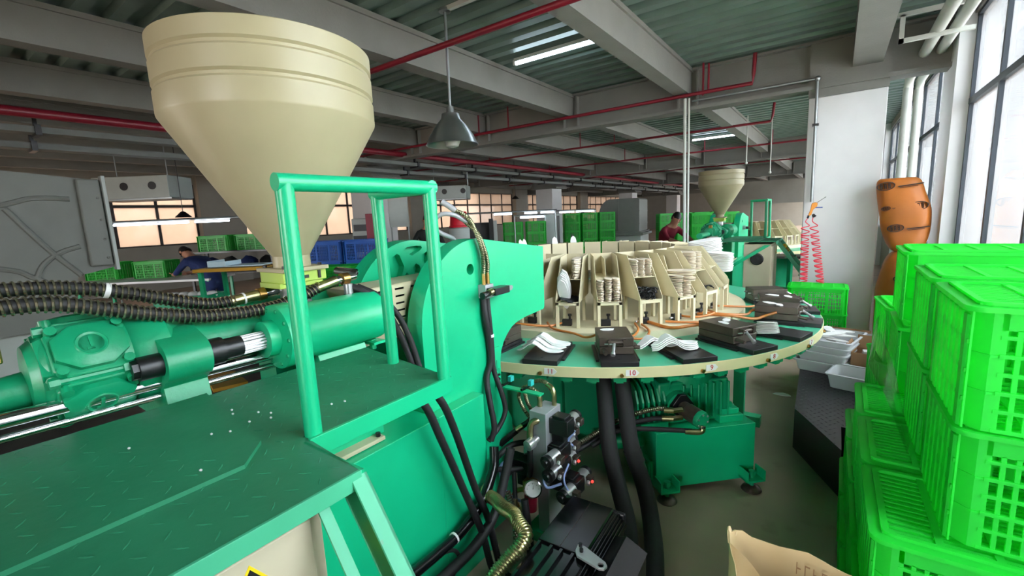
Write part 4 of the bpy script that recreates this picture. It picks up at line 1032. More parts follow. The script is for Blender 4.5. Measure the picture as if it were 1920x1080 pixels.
    hose('zinc braided hose looping off the manifold top, farther loop', [b(.02, .05, .82), b(-.03, .06, .86), b(-.10, .06, .85), b(-.17, .07, .78), b(-.16, .09, .68), b(-.09, .09, .62)], .012, SLEEVE, [[b(.03, .05, .745), b(.03, .05, .80), b(.015, .055, .835), b(-.02, .06, .85)]], rib=.010)
    hose('black hose with zinc elbow hanging down the manifold front', [b(-.035, -.10, .60), b(-.035, -.105, .50), b(-.04, -.10, .42), b(-.07, -.07, .36)], .0155, RUBBER, [[b(.01, -.05, .695), b(-.01, -.075, .695), b(-.03, -.095, .675), b(-.035, -.10, .60)]])
    hose('black hose with a copper end slanting left from the manifold', [b(-.06, .02, .66), b(-.13, .0, .62), b(-.22, -.04, .54), b(-.33, -.10, .43)], .014, RUBBER, [[b(-.10, .01, .64), b(-.06, .02, .66)]])
    hose('second black hose slanting from the manifold to the base box', [b(-.06, .05, .70), b(-.15, .02, .60), b(-.28, -.06, .47), b(-.36, -.14, .36)], .014, RUBBER, [[b(-.17, -.03, .585), b(-.14, -.01, .61)]])
    hose('black hose with zinc end reaching the red valve', [b(-.18, -.06, .42), b(-.15, -.10, .32), b(-.12, -.14, .25)], .013, RUBBER, [[b(-.12, -.14, .25), b(-.11, -.16, .21), b(-.09, -.155, .20), b(-.06, -.13, .22)]])
    hose('short copper coloured pipe bend above the yellow conduit', [b(-.19, -.02, .10), b(-.19, -.06, .19), b(-.16, -.06, .24), b(-.10, -.06, .27)], .014, BRASS)
    hose('pale blue cable looping round the lower valves', [b(-.02, -.06, .30), b(-.07, -.12, .24), b(-.18, -.14, .27), b(-.23, -.12, .38), b(-.20, -.10, .42), b(-.17, -.12, .39)], .008, LBLUE)
    hose('grey cable bow beside the middle solenoid coils', [b(.13, -.10, .47), b(.08, -.15, .44), b(.10, -.16, .40), b(.16, -.12, .42)], .007, LBLUE)
    hose('pale blue cable between two solenoid plugs', [b(.17, -.06, .50), b(.17, -.11, .46), b(.18, -.12, .42), b(.20, -.11, .38)], .005, LBLUE)
    hose('pale blue cable from the upper solenoid coil', [b(.15, .05, .63), b(.12, .03, .57), b(.15, .06, .53)], .007, LBLUE)
    hose('black cable loop behind the manifold by the press base', [Vector((-1.42, 1.72, .47)), Vector((-1.38, 1.84, .52)), Vector((-1.30, 1.95, .50)), Vector((-1.28, 2.02, .42))], .016, RUBBER)
    hose('black cable sagging low behind the manifold', [Vector((-1.40, 1.72, .43)), Vector((-1.34, 1.82, .40)), Vector((-1.26, 1.92, .40)), Vector((-1.20, 2.0, .34))], .014, RUBBER)

def make_servo():
    X0, X1, Ya, Yb, Zt = -.985, -.66, 1.02, 1.70, .43
    t = thing('servo_motor', 'finned glossy black pump motor on the floor below the valve manifold', 'motor', (-.82, 1.4, 0))
    rz = radians(3); B = T(-.83, 1.39, 0, rz)
    prof = []
    w, h, c = .155, .30, .05
    pr = [(-w, .12), (-w, h-c+.10), (-w+c, h+.10), (w-c, h+.10), (w, h-c+.10), (w, .12)]
    body = [(-.145, .10), (-.145, .35), (-.105, .405), (.105, .405), (.145, .35), (.145, .10)]
    MB().prism(body, 'y', -.55, .36).xf(B).build('motor_housing', BLACKG, t, bevel=.006)
    for k in range(5):
        MB().prism([(.112+.009*k, .401-.011*k), (.122+.009*k, .401-.011*k), (.118+.009*k, .416-.011*k), (.114+.009*k, .416-.011*k)], 'y', -.5, .355).xf(B).build('cooling_fin', BLACKG, t, smooth=0)
        MB().prism([(-.146, .34-.035*k), (-.146, .325-.035*k), (-.16, .33-.035*k), (-.16, .335-.035*k)], 'y', -.55, .35).xf(B).build('cooling_fin', BLACKG, t, smooth=0)
    for x in (-.10, -.045, .0, .05): MB().box((x-.006, -.56, .404), (x+.006, .02, .42), B).build('cooling_fin', BLACKG, t, smooth=0)
    MB().prism([(-.118, .408), (-.112, .416), (.088, .416), (.096, .408)], 'y', .03, .365).xf(B).build('top_cover', BLACKG, t, bevel=.002)
    MB().box((-.016, .028, .4158), (-.014, .366, .4168), B).build('cover_seam', IRON, t, smooth=0)
    MB().box((-.15, .355, .10), (.15, .375, .41), B).build('end_plate', BLACKP, t, bevel=.01)
    # lifting eye plate
    ey = [(-.02, -.03), (.0, -.05), (.10, -.055), (.118, -.045), (.12, -.025), (.105, -.012), (.0, .012), (-.03, .005)]
    MB().prism([(x+.02, y) for x, y in ey], 'z', .418, .428, holes=[[(x+.02, y) for x, y in arcpts(.098, -.035, .012, 0, 330, 11)]]).xf(B @ T(0.06, .06, 0, -.15)).build('lifting_lug', STEEL, t, bevel=.001)
    for x, y in ((.07, .06), (.085, .035)): MB().cyl(B @ Vector((x-.005, y, .428)), B @ Vector((x-.005, y, .44)), .008, 8).build('lug_bolt', BLACKP, t)
    # terminal box on the side
    tb = MB().prism([(.15, .15), (.15, .37), (.19, .385), (.275, .34), (.275, .15)], 'y', -.02, .25).xf(B).build('terminal_box', BLACKP, t, bevel=.003)
    MB().prism([(.148, .372), (.19, .388), (.279, .342), (.276, .336), (.19, .38), (.148, .366)], 'y', -.025, .255).xf(B).build('box_lid', BLACKG, tb, smooth=0)
    F = frame(B @ Vector((.2765, .08, .27)), B.to_3x3() @ Vector((0, 1, 0)), (0, 0, 1))
    MB().prism([(-.012, .03), (.012, .03), (.0, -.03)], 'z', 0, .0012).xf(F).build('warning_mark', YELLOW, tb, smooth=0)
    MB().lathe([(.026, 0), (.03, .012), (.03, .05), (.024, .055)], B @ Vector((.20, -.02, .30)), B.to_3x3() @ Vector((0, -1, -.2)), n=20).tube([B @ Vector(p) for p in ((.20, -.07, .29), (.20, -.11, .27), (.20, -.12, .22))], .03, 14).build('cable_gland', BLACKP, tb)
    MB().box((-.13, -.5, 0), (-.08, .3, .10), B).box((.08, -.5, 0), (.13, .3, .10), B).build('foot_rail', BLACKP, t, smooth=0)

def spring(pts, r, pitch, wire, seg=12):
    P = resample(catmull(pts, 8), pitch/seg); out = []; e1 = None
    for i, p in enumerate(P):
        d = (P[min(i+1, len(P)-1)]-P[max(i-1, 0)]).normalized()
        e1 = d.orthogonal().normalized() if e1 is None else (e1-d*e1.dot(d)).normalized()
        a = 2*pi*i/seg; out.append(p+(e1*cos(a)+d.cross(e1)*sin(a))*r)
    return MB().tube(out, wire, 5, sub=1)
def make_loose_hoses():
    def line(name, lab, pts, r, mat, rib=None, cat='hose', n=10, extra=(), coil=0, cm=None):
        t = thing(name, lab, cat, pts[0]); MB().tube(pts, r, n, rib=rib).build('hose_body', mat, t)
        if coil: spring(pts, r+.0015, coil, .0036).build('spring_guard', cm or GUARD, t)
        for nm, p, rr, m in extra: MB().tube(p, rr, 12, sub=1).build(nm, m, t)
        return t
    # two spring guarded hoses over the motor
    line('guarded_hose', 'upper spring guarded hose entering a zinc sleeve and bright elbow near the hopper', [(-1.78, -.25, 1.615), (-1.76, 0, 1.625), (-1.75, .16, 1.622), (-1.75, .257, 1.614), (-1.75, .367, 1.59), (-1.75, .49, 1.546), (-1.75, .62, 1.502), (-1.75, .71, 1.498)], .0185, RUBBER, coil=.0145,
         extra=[('sleeve', [(-1.75, .695, 1.498), (-1.75, .79, 1.507)], .020, ZINC), ('union_nut', [(-1.75, .79, 1.507), (-1.75, .815, 1.509)], .024, BRASS), ('tube_end', [(-1.75, .81, 1.509), (-1.75, .87, 1.516), (-1.76, .88, 1.515)], .0165, CHROME), ('cable_tie', [(-1.75, .36, 1.592), (-1.75, .372, 1.588)], .0235, WHITES), ('cable_tie', [(-1.75, .735, 1.5015), (-1.75, .742, 1.5022)], .0215, WHITES)])
    line('guarded_hose', 'lower spring guarded hose dipping past the motor and rising to the pull cylinder', [(-1.63, -.25, 1.57), (-1.62, 0, 1.588), (-1.62, .141, 1.59), (-1.62, .232, 1.583), (-1.62, .332, 1.551), (-1.62, .448, 1.512), (-1.62, .587, 1.48), (-1.62, .755, 1.472), (-1.62, .875, 1.49), (-1.62, .96, 1.517)], .0185, RUBBER, coil=.0145,
         extra=[('sleeve', [(-1.62, .95, 1.514), (-1.62, 1.035, 1.532)], .020, ZINC), ('union_nut', [(-1.62, 1.06, 1.535), (-1.62, 1.09, 1.535)], .024, BRASS), ('tube_end', [(-1.62, 1.03, 1.531), (-1.62, 1.12, 1.540), (-1.66, 1.16, 1.548), (-1.80, 1.16, 1.552)], .0165, CHROME), ('bracket_block', [(-1.60, 1.075, 1.515), (-1.60, 1.075, 1.47)], .018, STEEL), ('end_plug', [(-1.60, 1.075, 1.475), (-1.60, 1.075, 1.455)], .021, BLACKP)])
    # black lines from the pull cylinder down behind the rail
    line('control_hose', 'black hose dropping from the cylinder fitting down behind the guardrail post', [(-1.60, 1.09, 1.50), (-1.55, 1.13, 1.47), (-1.53, 1.2, 1.38), (-1.52, 1.26, 1.25), (-1.50, 1.30, 1.10)], .015, RUBBER)
    line('control_hose', 'second black hose beside the barrel guard, dropping behind the post', [(-1.59, 1.11, 1.50), (-1.53, 1.17, 1.45), (-1.51, 1.24, 1.36), (-1.50, 1.29, 1.24), (-1.48, 1.315, 1.10)], .013, RUBBER)
    # sheathed hoses rising from the press valve
    line('guarded_hose', 'sheathed hose rising off the press valve and ending in a grey sleeve in the air', [(-1.445, 1.752, 1.47), (-1.44, 1.752, 1.52), (-1.44, 1.745, 1.60), (-1.44, 1.70, 1.70), (-1.44, 1.645, 1.765), (-1.50, 1.62, 1.80)], .012, SLEEVE, rib=.009,
         extra=[('sleeve', [(-1.49, 1.625, 1.795), (-1.52, 1.60, 1.825), (-1.54, 1.585, 1.84)], .014, ALU), ('fitting', [(-1.445, 1.752, 1.42), (-1.445, 1.752, 1.48)], .011, BRASS)])
    line('guarded_hose', 'sheathed hose from the press valve bending back in a loop over the arch', [(-1.445, 1.785, 1.47), (-1.44, 1.785, 1.53), (-1.44, 1.765, 1.60), (-1.44, 1.72, 1.68), (-1.46, 1.65, 1.745)], .012, SLEEVE, rib=.009,
         extra=[('bare_loop', catmull([(-1.455, 1.66, 1.74), (-1.48, 1.60, 1.775), (-1.52, 1.555, 1.78), (-1.55, 1.535, 1.745), (-1.55, 1.56, 1.70), (-1.56, 1.66, 1.665), (-1.6, 1.72, 1.65)], 5), .011, ALU), ('fitting', [(-1.445, 1.785, 1.42), (-1.445, 1.785, 1.48)], .011, BRASS)])
    line('control_hose', 'black twin hoses hanging under the press valve along the plate edge', [(-1.455, 1.755, 1.35), (-1.445, 1.75, 1.25), (-1.45, 1.775, 1.12), (-1.45, 1.78, 1.0), (-1.45, 1.74, .92), (-1.42, 1.72, .80), (-1.40, 1.72, .67), (-1.41, 1.70, .60)], .016, RUBBER,
         extra=[('fitting', [(-1.455, 1.755, 1.36), (-1.452, 1.753, 1.29)], .012, BRASS)])
    line('control_hose', 'black hose swinging out at the table rim and back to the base box', [(-1.455, 1.785, 1.35), (-1.445, 1.78, 1.24), (-1.445, 1.79, 1.1), (-1.44, 1.79, .96), (-1.41, 1.80, .85), (-1.39, 1.81, .74), (-1.40, 1.77, .66), (-1.42, 1.69, .60)], .014, RUBBER,
         extra=[('fitting', [(-1.455, 1.785, 1.36), (-1.452, 1.784, 1.28)], .011, BRASS), ('white_collar', [(-1.445, 1.788, 1.15), (-1.445, 1.789, 1.135)], .016, WHITES)])
    # cables over the base box
    line('power_cable', 'black cable falling over the base box, nearer the ladder', [(-1.40, 1.02, 1.20), (-1.34, 1.08, 1.13), (-1.30, 1.161, 1.03), (-1.30, 1.247, .826), (-1.30, 1.357, .544), (-1.29, 1.45, .28), (-1.28, 1.50, .05), (-1.2, 1.5, .02)], .0165, RUBBER, cat='cable')
    line('power_cable', 'black cable falling over the base box, nearer the manifold', [(-1.42, 1.10, 1.20), (-1.35, 1.17, 1.13), (-1.30, 1.242, 1.029), (-1.30, 1.317, .868), (-1.30, 1.43, .52), (-1.29, 1.50, .32), (-1.26, 1.54, .04), (-1.18, 1.53, .02)], .0165, RUBBER, cat='cable')
    line('power_cable', 'glossy black cable bundle sweeping down in front of the base box', [(-1.36, 1.66, .60), (-1.34, 1.62, .50), (-1.33, 1.50, .385), (-1.33, 1.36, .33), (-1.32, 1.18, .335), (-1.30, .95, .36), (-1.28, .6, .35)], .024, BLACKG, cat='cable', extra=[('cable_tie', [(-1.33, 1.31, .328), (-1.33, 1.30, .3275)], .027, WHITES)])
    t = line('hydraulic_hose', 'thick dull black hose with orange lettering strip, below the glossy bundle', [(-1.30, 1.72, .58), (-1.30, 1.66, .45), (-1.29, 1.55, .31), (-1.28, 1.38, .255), (-1.27, 1.2, .26), (-1.25, .95, .28), (-1.22, .6, .26)], .024, RUBBER)
    MB().tube([(-1.252, 1.12, .272), (-1.247, 1.05, .278), (-1.236, .92, .286)], .0105, 8).build('printed_strip', OCHRE, t)
    line('power_cable', 'thin black cable loop hanging at the lower edge of the base box', [(-1.38, 1.1, .25), (-1.34, 1.2, .30), (-1.32, 1.29, .28), (-1.32, 1.31, .20), (-1.34, 1.22, .12), (-1.36, 1.1, .1)], .009, RUBBER, cat='cable')
    # yellow zinc conduit bending down to the pump motor
    line('metal_conduit', 'yellowish ribbed metal conduit curving down beside the pump motor', [(-1.40, 1.64, .38), (-1.34, 1.56, .40), (-1.254, 1.52, .42), (-1.16, 1.46, .45), (-1.075, 1.42, .475), (-1.02, 1.38, .48), (-.96, 1.345, .472), (-.955, 1.30, .45), (-.98, 1.25, .42), (-1.01, 1.17, .37), (-1.05, 1.05, .28)], .027, ZINC, coil=.0125, cm=ZINC, cat='conduit',
         extra=[('end_sleeve', [(-1.04, 1.08, .30), (-1.09, .95, .2)], .029, STEEL)])
    line('metal_conduit', 'short dark ribbed conduit behind the yellowish one', [(-1.36, 1.75, .3), (-1.30, 1.72, .22), (-1.26, 1.68, .12), (-1.25, 1.65, .02)], .018, GUARD, rib=.012, cat='conduit')
    line('control_hose', 'short black hose end pointing at the floor beside the conduit', [(-1.24, 1.74, .30), (-1.215, 1.72, .2), (-1.19, 1.70, .10), (-1.18, 1.69, .03)], .02, RUBBER)
    # insulated hoses from under the table
    line('insulated_pipe', 'fat black foam clad pipe coming down from under the table, left of the pair', [(-1.10, 2.42, .80), (-1.06, 2.36, .62), (-1.0, 2.27, .42), (-.92, 2.22, .2), (-.83, 2.12, .07), (-.72, 1.85, .06), (-.62, 1.5, .055), (-.55, 1.2, .055)], .047, FOAMR, cat='pipe', n=16)
    line('insulated_pipe', 'fat black foam clad pipe coming down from under the table, right of the pair', [(-1.0, 2.46, .80), (-.95, 2.40, .60), (-.885, 2.33, .40), (-.815, 2.33, .2), (-.745, 2.24, .07), (-.63, 1.95, .06), (-.52, 1.55, .055), (-.45, 1.2, .055)], .047, FOAMR, cat='pipe', n=16,
         extra=[('split_collar', [(-.885, 2.33, .40), (-.86, 2.33, .33)], .052, FOAMR)])
    # granules on the platform
    pts = [(522, 760), (549, 770), (555, 785), (530, 795), (485, 800), (460, 758), (624, 758), (664, 745), (701, 743), (302, 855), (392, 938), (482, 838), (468, 749)]
    for gi, (x, y) in enumerate(sorted(((-1.19, .50), (-1.155, .515), (-1.125, .50), (-1.15, .46), (-1.135, .41), (-1.24, .46), (-1.07, .57), (-1.065, .63), (-1.05, .66), (-1.25, .25), (-1.0, .30), (-1.16, .38), (-1.27, .47)), key=lambda q: q[1])):
        o = MB().sphere((x, y, ZP+.0125), .0032, 8, 6, (1.2, .9, .8)).build('resin_granule', WHITEP); tag(o, 'tiny white resin granule on the green checker plate, %s by distance along it' % ORD[gi+1], 'granule', 'resin granules on the platform')

# ================================================================== CRATES AND THE WINDOW SIDE
def crate_proto(mat, name='crate'):
    """upturned crate: lattice long sides, ribbed short sides, rim lip and raised lattice on top"""
    W, D, H = .60, .415, .295
    t = thing(name, 'x', 'crate')
    def lattice(y0, y1):
        mb = MB(); out = y0 if y0 < 0 else y1; sg = -1 if y0 < 0 else 1
        x0, x1 = -W/2+.012, W/2-.012
        for xm in (-.098, .098): mb.box((xm-.009, y0-.002, 0), (xm+.009, y1+.002, .25))
        for i, z in enumerate((0, .047, .091, .135, .179, .222)):
            e = .004 if i in (2, 4) else .0015
            mb.box((x0+.05, y0-e, z), (x1-.05, y1+e, z+.009))
        mb.box((x0+.05, y0, .243), (x1-.05, y1, H))
        n = 19
        for i in range(1, n):
            x = x0+.055+(x1-x0-.11)*i/n
            if abs(abs(x)-.098) > .012: mb.box((x-.0045, y0, 0), (x+.0045, y1, .245))
        # chamfered corner posts with little ledges
        for s in (-1, 1):
            xe = s*(W/2-.012)
            P = [(xe-s*.06, out), (xe-s*.035, out), (xe, out-sg*.035), (xe, out-sg*.05), (xe-s*.006, out-sg*.05), (xe-s*.006, out-sg*.037), (xe-s*.038, out-sg*.006), (xe-s*.06, out-sg*.006)]
            mb.prism(P, 'z', 0, H)
            for z in (.091, .179):
                Q = [(xe-s*.06, out), (xe-s*.035, out+sg*.004), (xe+s*.004, out-sg*.035), (xe, out-sg*.05), (xe-s*.008, out-sg*.04), (xe-s*.04, out-sg*.008)]
                mb.prism(Q, 'z', z, z+.006)
        return mb
    lattice(-D/2+.010, -D/2+.016).build('side_panel', mat, t, local=True, smooth=0)
    lattice(D/2-.016, D/2-.010).build('side_panel', mat, t, local=True, smooth=0)
    for s in (-1, 1):
        mb = MB(); xa = s*(W/2-.013)
        mb.box((min(xa, xa-s*.004), -D/2+.014, .265), (max(xa, xa-s*.004), D/2-.014, H)).box((min(xa, xa-s*.004), -D/2+.014, 0), (max(xa, xa-s*.004), -D/2+.045, .265)).box((min(xa, xa-s*.004), D/2-.045, 0), (max(xa, xa-s*.004), D/2-.014, .265))
        for i in range(7):
            y = -D/2+.045+i*(D-.09)/6
            mb.prism([(xa-s*.003, y-.0235), (xa+s*.006, y-.015), (xa+s*.006, y+.015), (xa-s*.003, y+.0235), (xa-s*.002, y)], 'z', 0, .272)
        for z in (.07, .14, .21): mb.box((min(xa-s*.003, xa+s*.0035), -D/2+.02, z-.005), (max(xa-s*.003, xa+s*.0035), D/2-.02, z+.005))
        mb.build('end_panel', mat, t, local=True, smooth=0)
    o, i_ = [(W/2, D/2), (-W/2, D/2), (-W/2, -D/2), (W/2, -D/2)], None
    def rr(w, d, r, n=4):
        P = []
        for cx, cy, a0 in ((w-r, d-r, 0), (-w+r, d-r, 90), (-w+r, -d+r, 180), (w-r, -d+r, 270)):
            for k in range(n+1): a = radians(a0+90*k/n); P.append((cx+r*cos(a), cy+r*sin(a)))
        return P
    MB().prism(rr(W/2, D/2, .035), 'z', H-.012, H, holes=[rr(W/2-.03, D/2-.03, .02)]).build('rim', mat, t, local=True, smooth=30)
    MB().prism(rr(W/2-.026, D/2-.026, .025), 'z', H, H+.008, holes=[rr(W/2-.04, D/2-.04, .02)]).build('rim_lip', mat, t, local=True, smooth=30)
    mb = MB(); w, d = W/2-.035, D/2-.035
    for k in range(6): x = -w+2*w*k/5; mb.box((x-.008, -d, H-.006), (x+.008, d, H+.004))
    for k in range(15): y = -d+2*d*k/14; mb.box((-w, y-.006, H-.008), (w, y+.006, H+.001))
    mb.build('base_grid', mat, t, local=True, smooth=0)
    return t
CR = {}
def make_crate_protos():
    tab = None
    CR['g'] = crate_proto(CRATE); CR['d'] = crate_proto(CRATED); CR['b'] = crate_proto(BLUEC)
    for c in bpy.data.objects:
        if c.parent and c.parent in CR.values(): KIDS.setdefault(c.parent.name, []).append(c)
USED = set()
def crate(kind, x, y, z, rz, label, group=None, sc=1.):
    p = CR[kind]
    if kind not in USED: USED.add(kind); o = p
    else: o = copy_tree(p, None, KIDS)
    o.location = (x, y, z); o.rotation_euler = (0, 0, rz); o.scale = (sc, sc, sc)
    return tag(o, label, 'crate', group)

def make_near_crates():
    g = 'green crates stacked by the window'
    # lower three layers, four columns along the wall
    lv = ('on the floor', 'second from the floor', 'third from the floor')
    col = ('nearest low column by the paper sack', 'second low column past the sack', 'third low column past the sack', 'farthest low column')
    for j, y in enumerate((1.575, 1.995, 2.42, 2.845)):
        for i in range(3):
            if j == 3 and i == 2: continue
            crate('g', .40+(.012*((i*7+j*3) % 3-1)), y, .30*i+.001, radians(((i+j*2) % 3-1)*.6), 'bright green crate %s, %s' % (lv[i], col[j]), g)
    tops = ('tall crate stack by the paper sack', 'middle tall crate stack', 'farthest tall crate stack')
    for j, (y, rz) in enumerate(((1.63, .010), (2.10, .004), (2.70, -.01))):
        for i in range(2):
            crate('g', .553+(.0 if j < 2 else -.01), y, .90+.30*i+.008+(.05*0 if j < 2 else .03*i), rz, 'bright green crate %s of the %s' % (('below the top', 'on the very top')[i], tops[j]), g)
    crate('g', .50, 3.20, .60+.01, radians(4), 'bright green crate leaning at the far end of the window stack', g)
    crate('g', .52, 3.19, .905, radians(5), 'bright green crate at the far end, its lip catching the light', g)
    crate('g', .50, 3.22, .003, 0, 'lowest green crate at the far end of the window stack', g); crate('g', .50, 3.22, .304, 0, 'second lowest green crate at the far end of the window stack', g)
    # stretch film wrapped loosely round the tall stack
    pts = [(.222, 3.0, .93), (.18, 2.9, .80), (.20, 2.55, .72), (.225, 2.2, .70), (.23, 1.85, .62+.3)]
    up = [(.215, 3.0, 1.16), (.20, 2.9, 1.13), (.232, 2.5, 1.06), (.240, 2.2, 1.0), (.243, 1.9, .95)]
    up = catmull(up, 6); lo = catmull([(.205, 3.0, .9), (.18, 2.9, .91), (.215, 2.5, .905), (.228, 2.2, .905), (.238, 1.9, .905)], 6)
    mb = MB(); n = len(up); v = [*up, *lo]
    mb.add([*v, *[p+Vector((-.0015, 0, 0)) for p in v]], [(i, i+1, n+i+1, n+i) for i in range(n-1)]+[(2*n+i, 3*n+i, 3*n+i+1, 2*n+i+1) for i in range(n-1)])
    o = mb.build('stretch_film', FILM); tag(o, 'loose clear stretch film hanging against the ends of the green crates', 'film')

def make_bag():
    KS = .776; Q = Matrix.Diagonal((KS, KS, 1.56, 1))
    t = thing('paper_sack', 'open brown kraft paper sack standing on the floor in front of the crates', 'sack', (-.02, 1.18, 0))
    # outline at several heights: flat corner on the left, bulging front
    def ring(z, f, wob):
        P = []
        L = [(-.275, 1.735), (-.20, 1.772), (-.06, 1.775), (.05, 1.768), (.125, 1.745), (.175, 1.66), (.16, 1.48), (.08, 1.36), (-.06, 1.33), (-.16, 1.42), (-.225, 1.56)]
        cx, cy = -.03, 1.55
        pts = catmull([(*p, 0) for p in L+[L[0]]], 3)[:-1]
        for i, p in enumerate(pts):
            w = 1+wob*sin(i*2.3+z*9)
            P.append(Vector((cx+(p.x-cx)*f*w, cy+(p.y-cy)*f*w, z)))
        return P
    rings = [ring(z, f, w) for z, f, w in ((0.002, .86, .02), (.1, .97, .015), (.22, 1.0, .02), (.36, .99, .03), (.45, .985, .02), (.50, 1.0, .012))]
    top = rings[-1]
    n = len(top); KS = .776
    for i, p in enumerate(top):
        p.z = .50+.004*sin(i*1.1) - .006*max(0, (p.x+.05))/.25
        if p.x < -.22: p.z += .006
    inner = [[Vector((-.03+(p.x+.03)*.985, 1.55+(p.y-1.55)*.985, p.z)) for p in r] for r in rings]
    mb = MB().loft(rings+inner[::-1], cap0=True, cap1=True)
    mb.xf(Q).build('bag_wall', KRAFT, t, smooth=60)
    MB().loft([[p+Vector((0, 0, .002)) for p in inner[0]], inner[2]], cap0=True, cap1=False).build('bag_bottom', KRAFTIN, t) if False else None
    # inner liner fold and rolled corner
    fold = catmull([(-.262, 1.70, .497), (-.19, 1.70, .47), (-.12, 1.66, .44), (-.06, 1.60, .40)], 5)
    lo = catmull([(-.25, 1.66, .40), (-.2, 1.62, .36), (-.14, 1.58, .33), (-.08, 1.54, .32)], 5)
    k = len(fold); mb = MB(); mb.add([*fold, *lo, *[p+Vector((.0, -.002, -.001)) for p in fold], *[p+Vector((0, -.002, -.001)) for p in lo]], [(i, i+1, k+i+1, k+i) for i in range(k-1)]+[(2*k+i, 3*k+i, 3*k+i+1, 2*k+i+1) for i in range(k-1)])
    mb.xf(Q).build('liner_fold', KRAFTIN, t, smooth=60)
    MB().tube([(-.268, 1.735, .485), (-.272, 1.735, .508), (-.268, 1.733, .513)], .008, 6).tube([(-.256, 1.75, .49), (-.250, 1.75, .508)], .006, 6).xf(Q).build('twisted_corner', KRAFTIN, t)
    # stencilled print on the inside of the far wall, as faint broken strokes
    F = frame((.00, 1.742, .475), (1, -.17, 0), (0, -.05, 1))
    for i in range(7):
        s = MB(); x = -.05+.026*i
        s.box((x, -.012, .001), (x+.003, .012, .0016), F)
        if i % 2: s.box((x, .009, .001), (x+.016, .012, .0016), F)
        else: s.box((x, -.001, .001), (x+.014, .002, .0016), F)
        s.xf(Q).build('stencil_stroke', CARD, t, smooth=0)
    # crumpled sheets inside
    g = MB(); R = []
    for j in range(7):
        th = pi*j/7*.5
        R.append([Vector((-.07+(.12-.012*j)*cos(2*pi*i/14)*(1+.12*sin(i*3+j)), 1.56+(.11-.012*j)*sin(2*pi*i/14)*(1+.1*sin(i*5+j*2)), .22+.028*j+.012*sin(i*2+j))) for i in range(14)])
    g.loft(R); o = g.xf(Q).build('paper_liner', KRAFTIN, smooth=60); tag(o, 'crumpled kraft paper with blue print lying inside the open sack', 'paper')
    for i in range(9):
        a = radians(60+18*i); p = Vector((-.08+.075*cos(a), 1.575+.06*sin(a), .385+.004*sin(i)))
        MB().box((-.004, -.007, 0), (.003, .007, .0015)).box((-.004, .004, 0), (.006, .007, .0015)).xf(T(*p, a-pi/2)).xf(Q).build('blue_print', INKBLUE, o, smooth=0)

def bin_(name, x, y, z, w, d, h, rz, label, mat=WHITEP, group=None, taper=.9):
    t = thing(name, label, 'bin', (x, y, z), rz, group)
    def rr(s, q, z):
        w_, d_, r = w/2*s+q, d/2*s+q, .025
        P = []
        for cx, cy, a0 in ((w_-r, d_-r, 0), (-w_+r, d_-r, 90), (-w_+r, -d_+r, 180), (w_-r, -d_+r, 270)):
            for k in range(4): a = radians(a0+30*k); P.append(Vector((cx+r*cos(a), cy+r*sin(a), z)))
        return P
    MB().loft([rr(taper, 0, 0), rr(1, 0, h-.006), rr(1, 0, h), rr(1, -.004, h), rr(taper, -.004, .004)]).build('tub', mat, t, local=True, smooth=50)
    MB().loft([rr(1, .012, h-.012), rr(1, .014, h), rr(1, -.002, h+.003), rr(1, -.002, h-.012)], cap0=False, cap1=False, close=True).build('rim', mat, t, local=True, smooth=50)
    return t

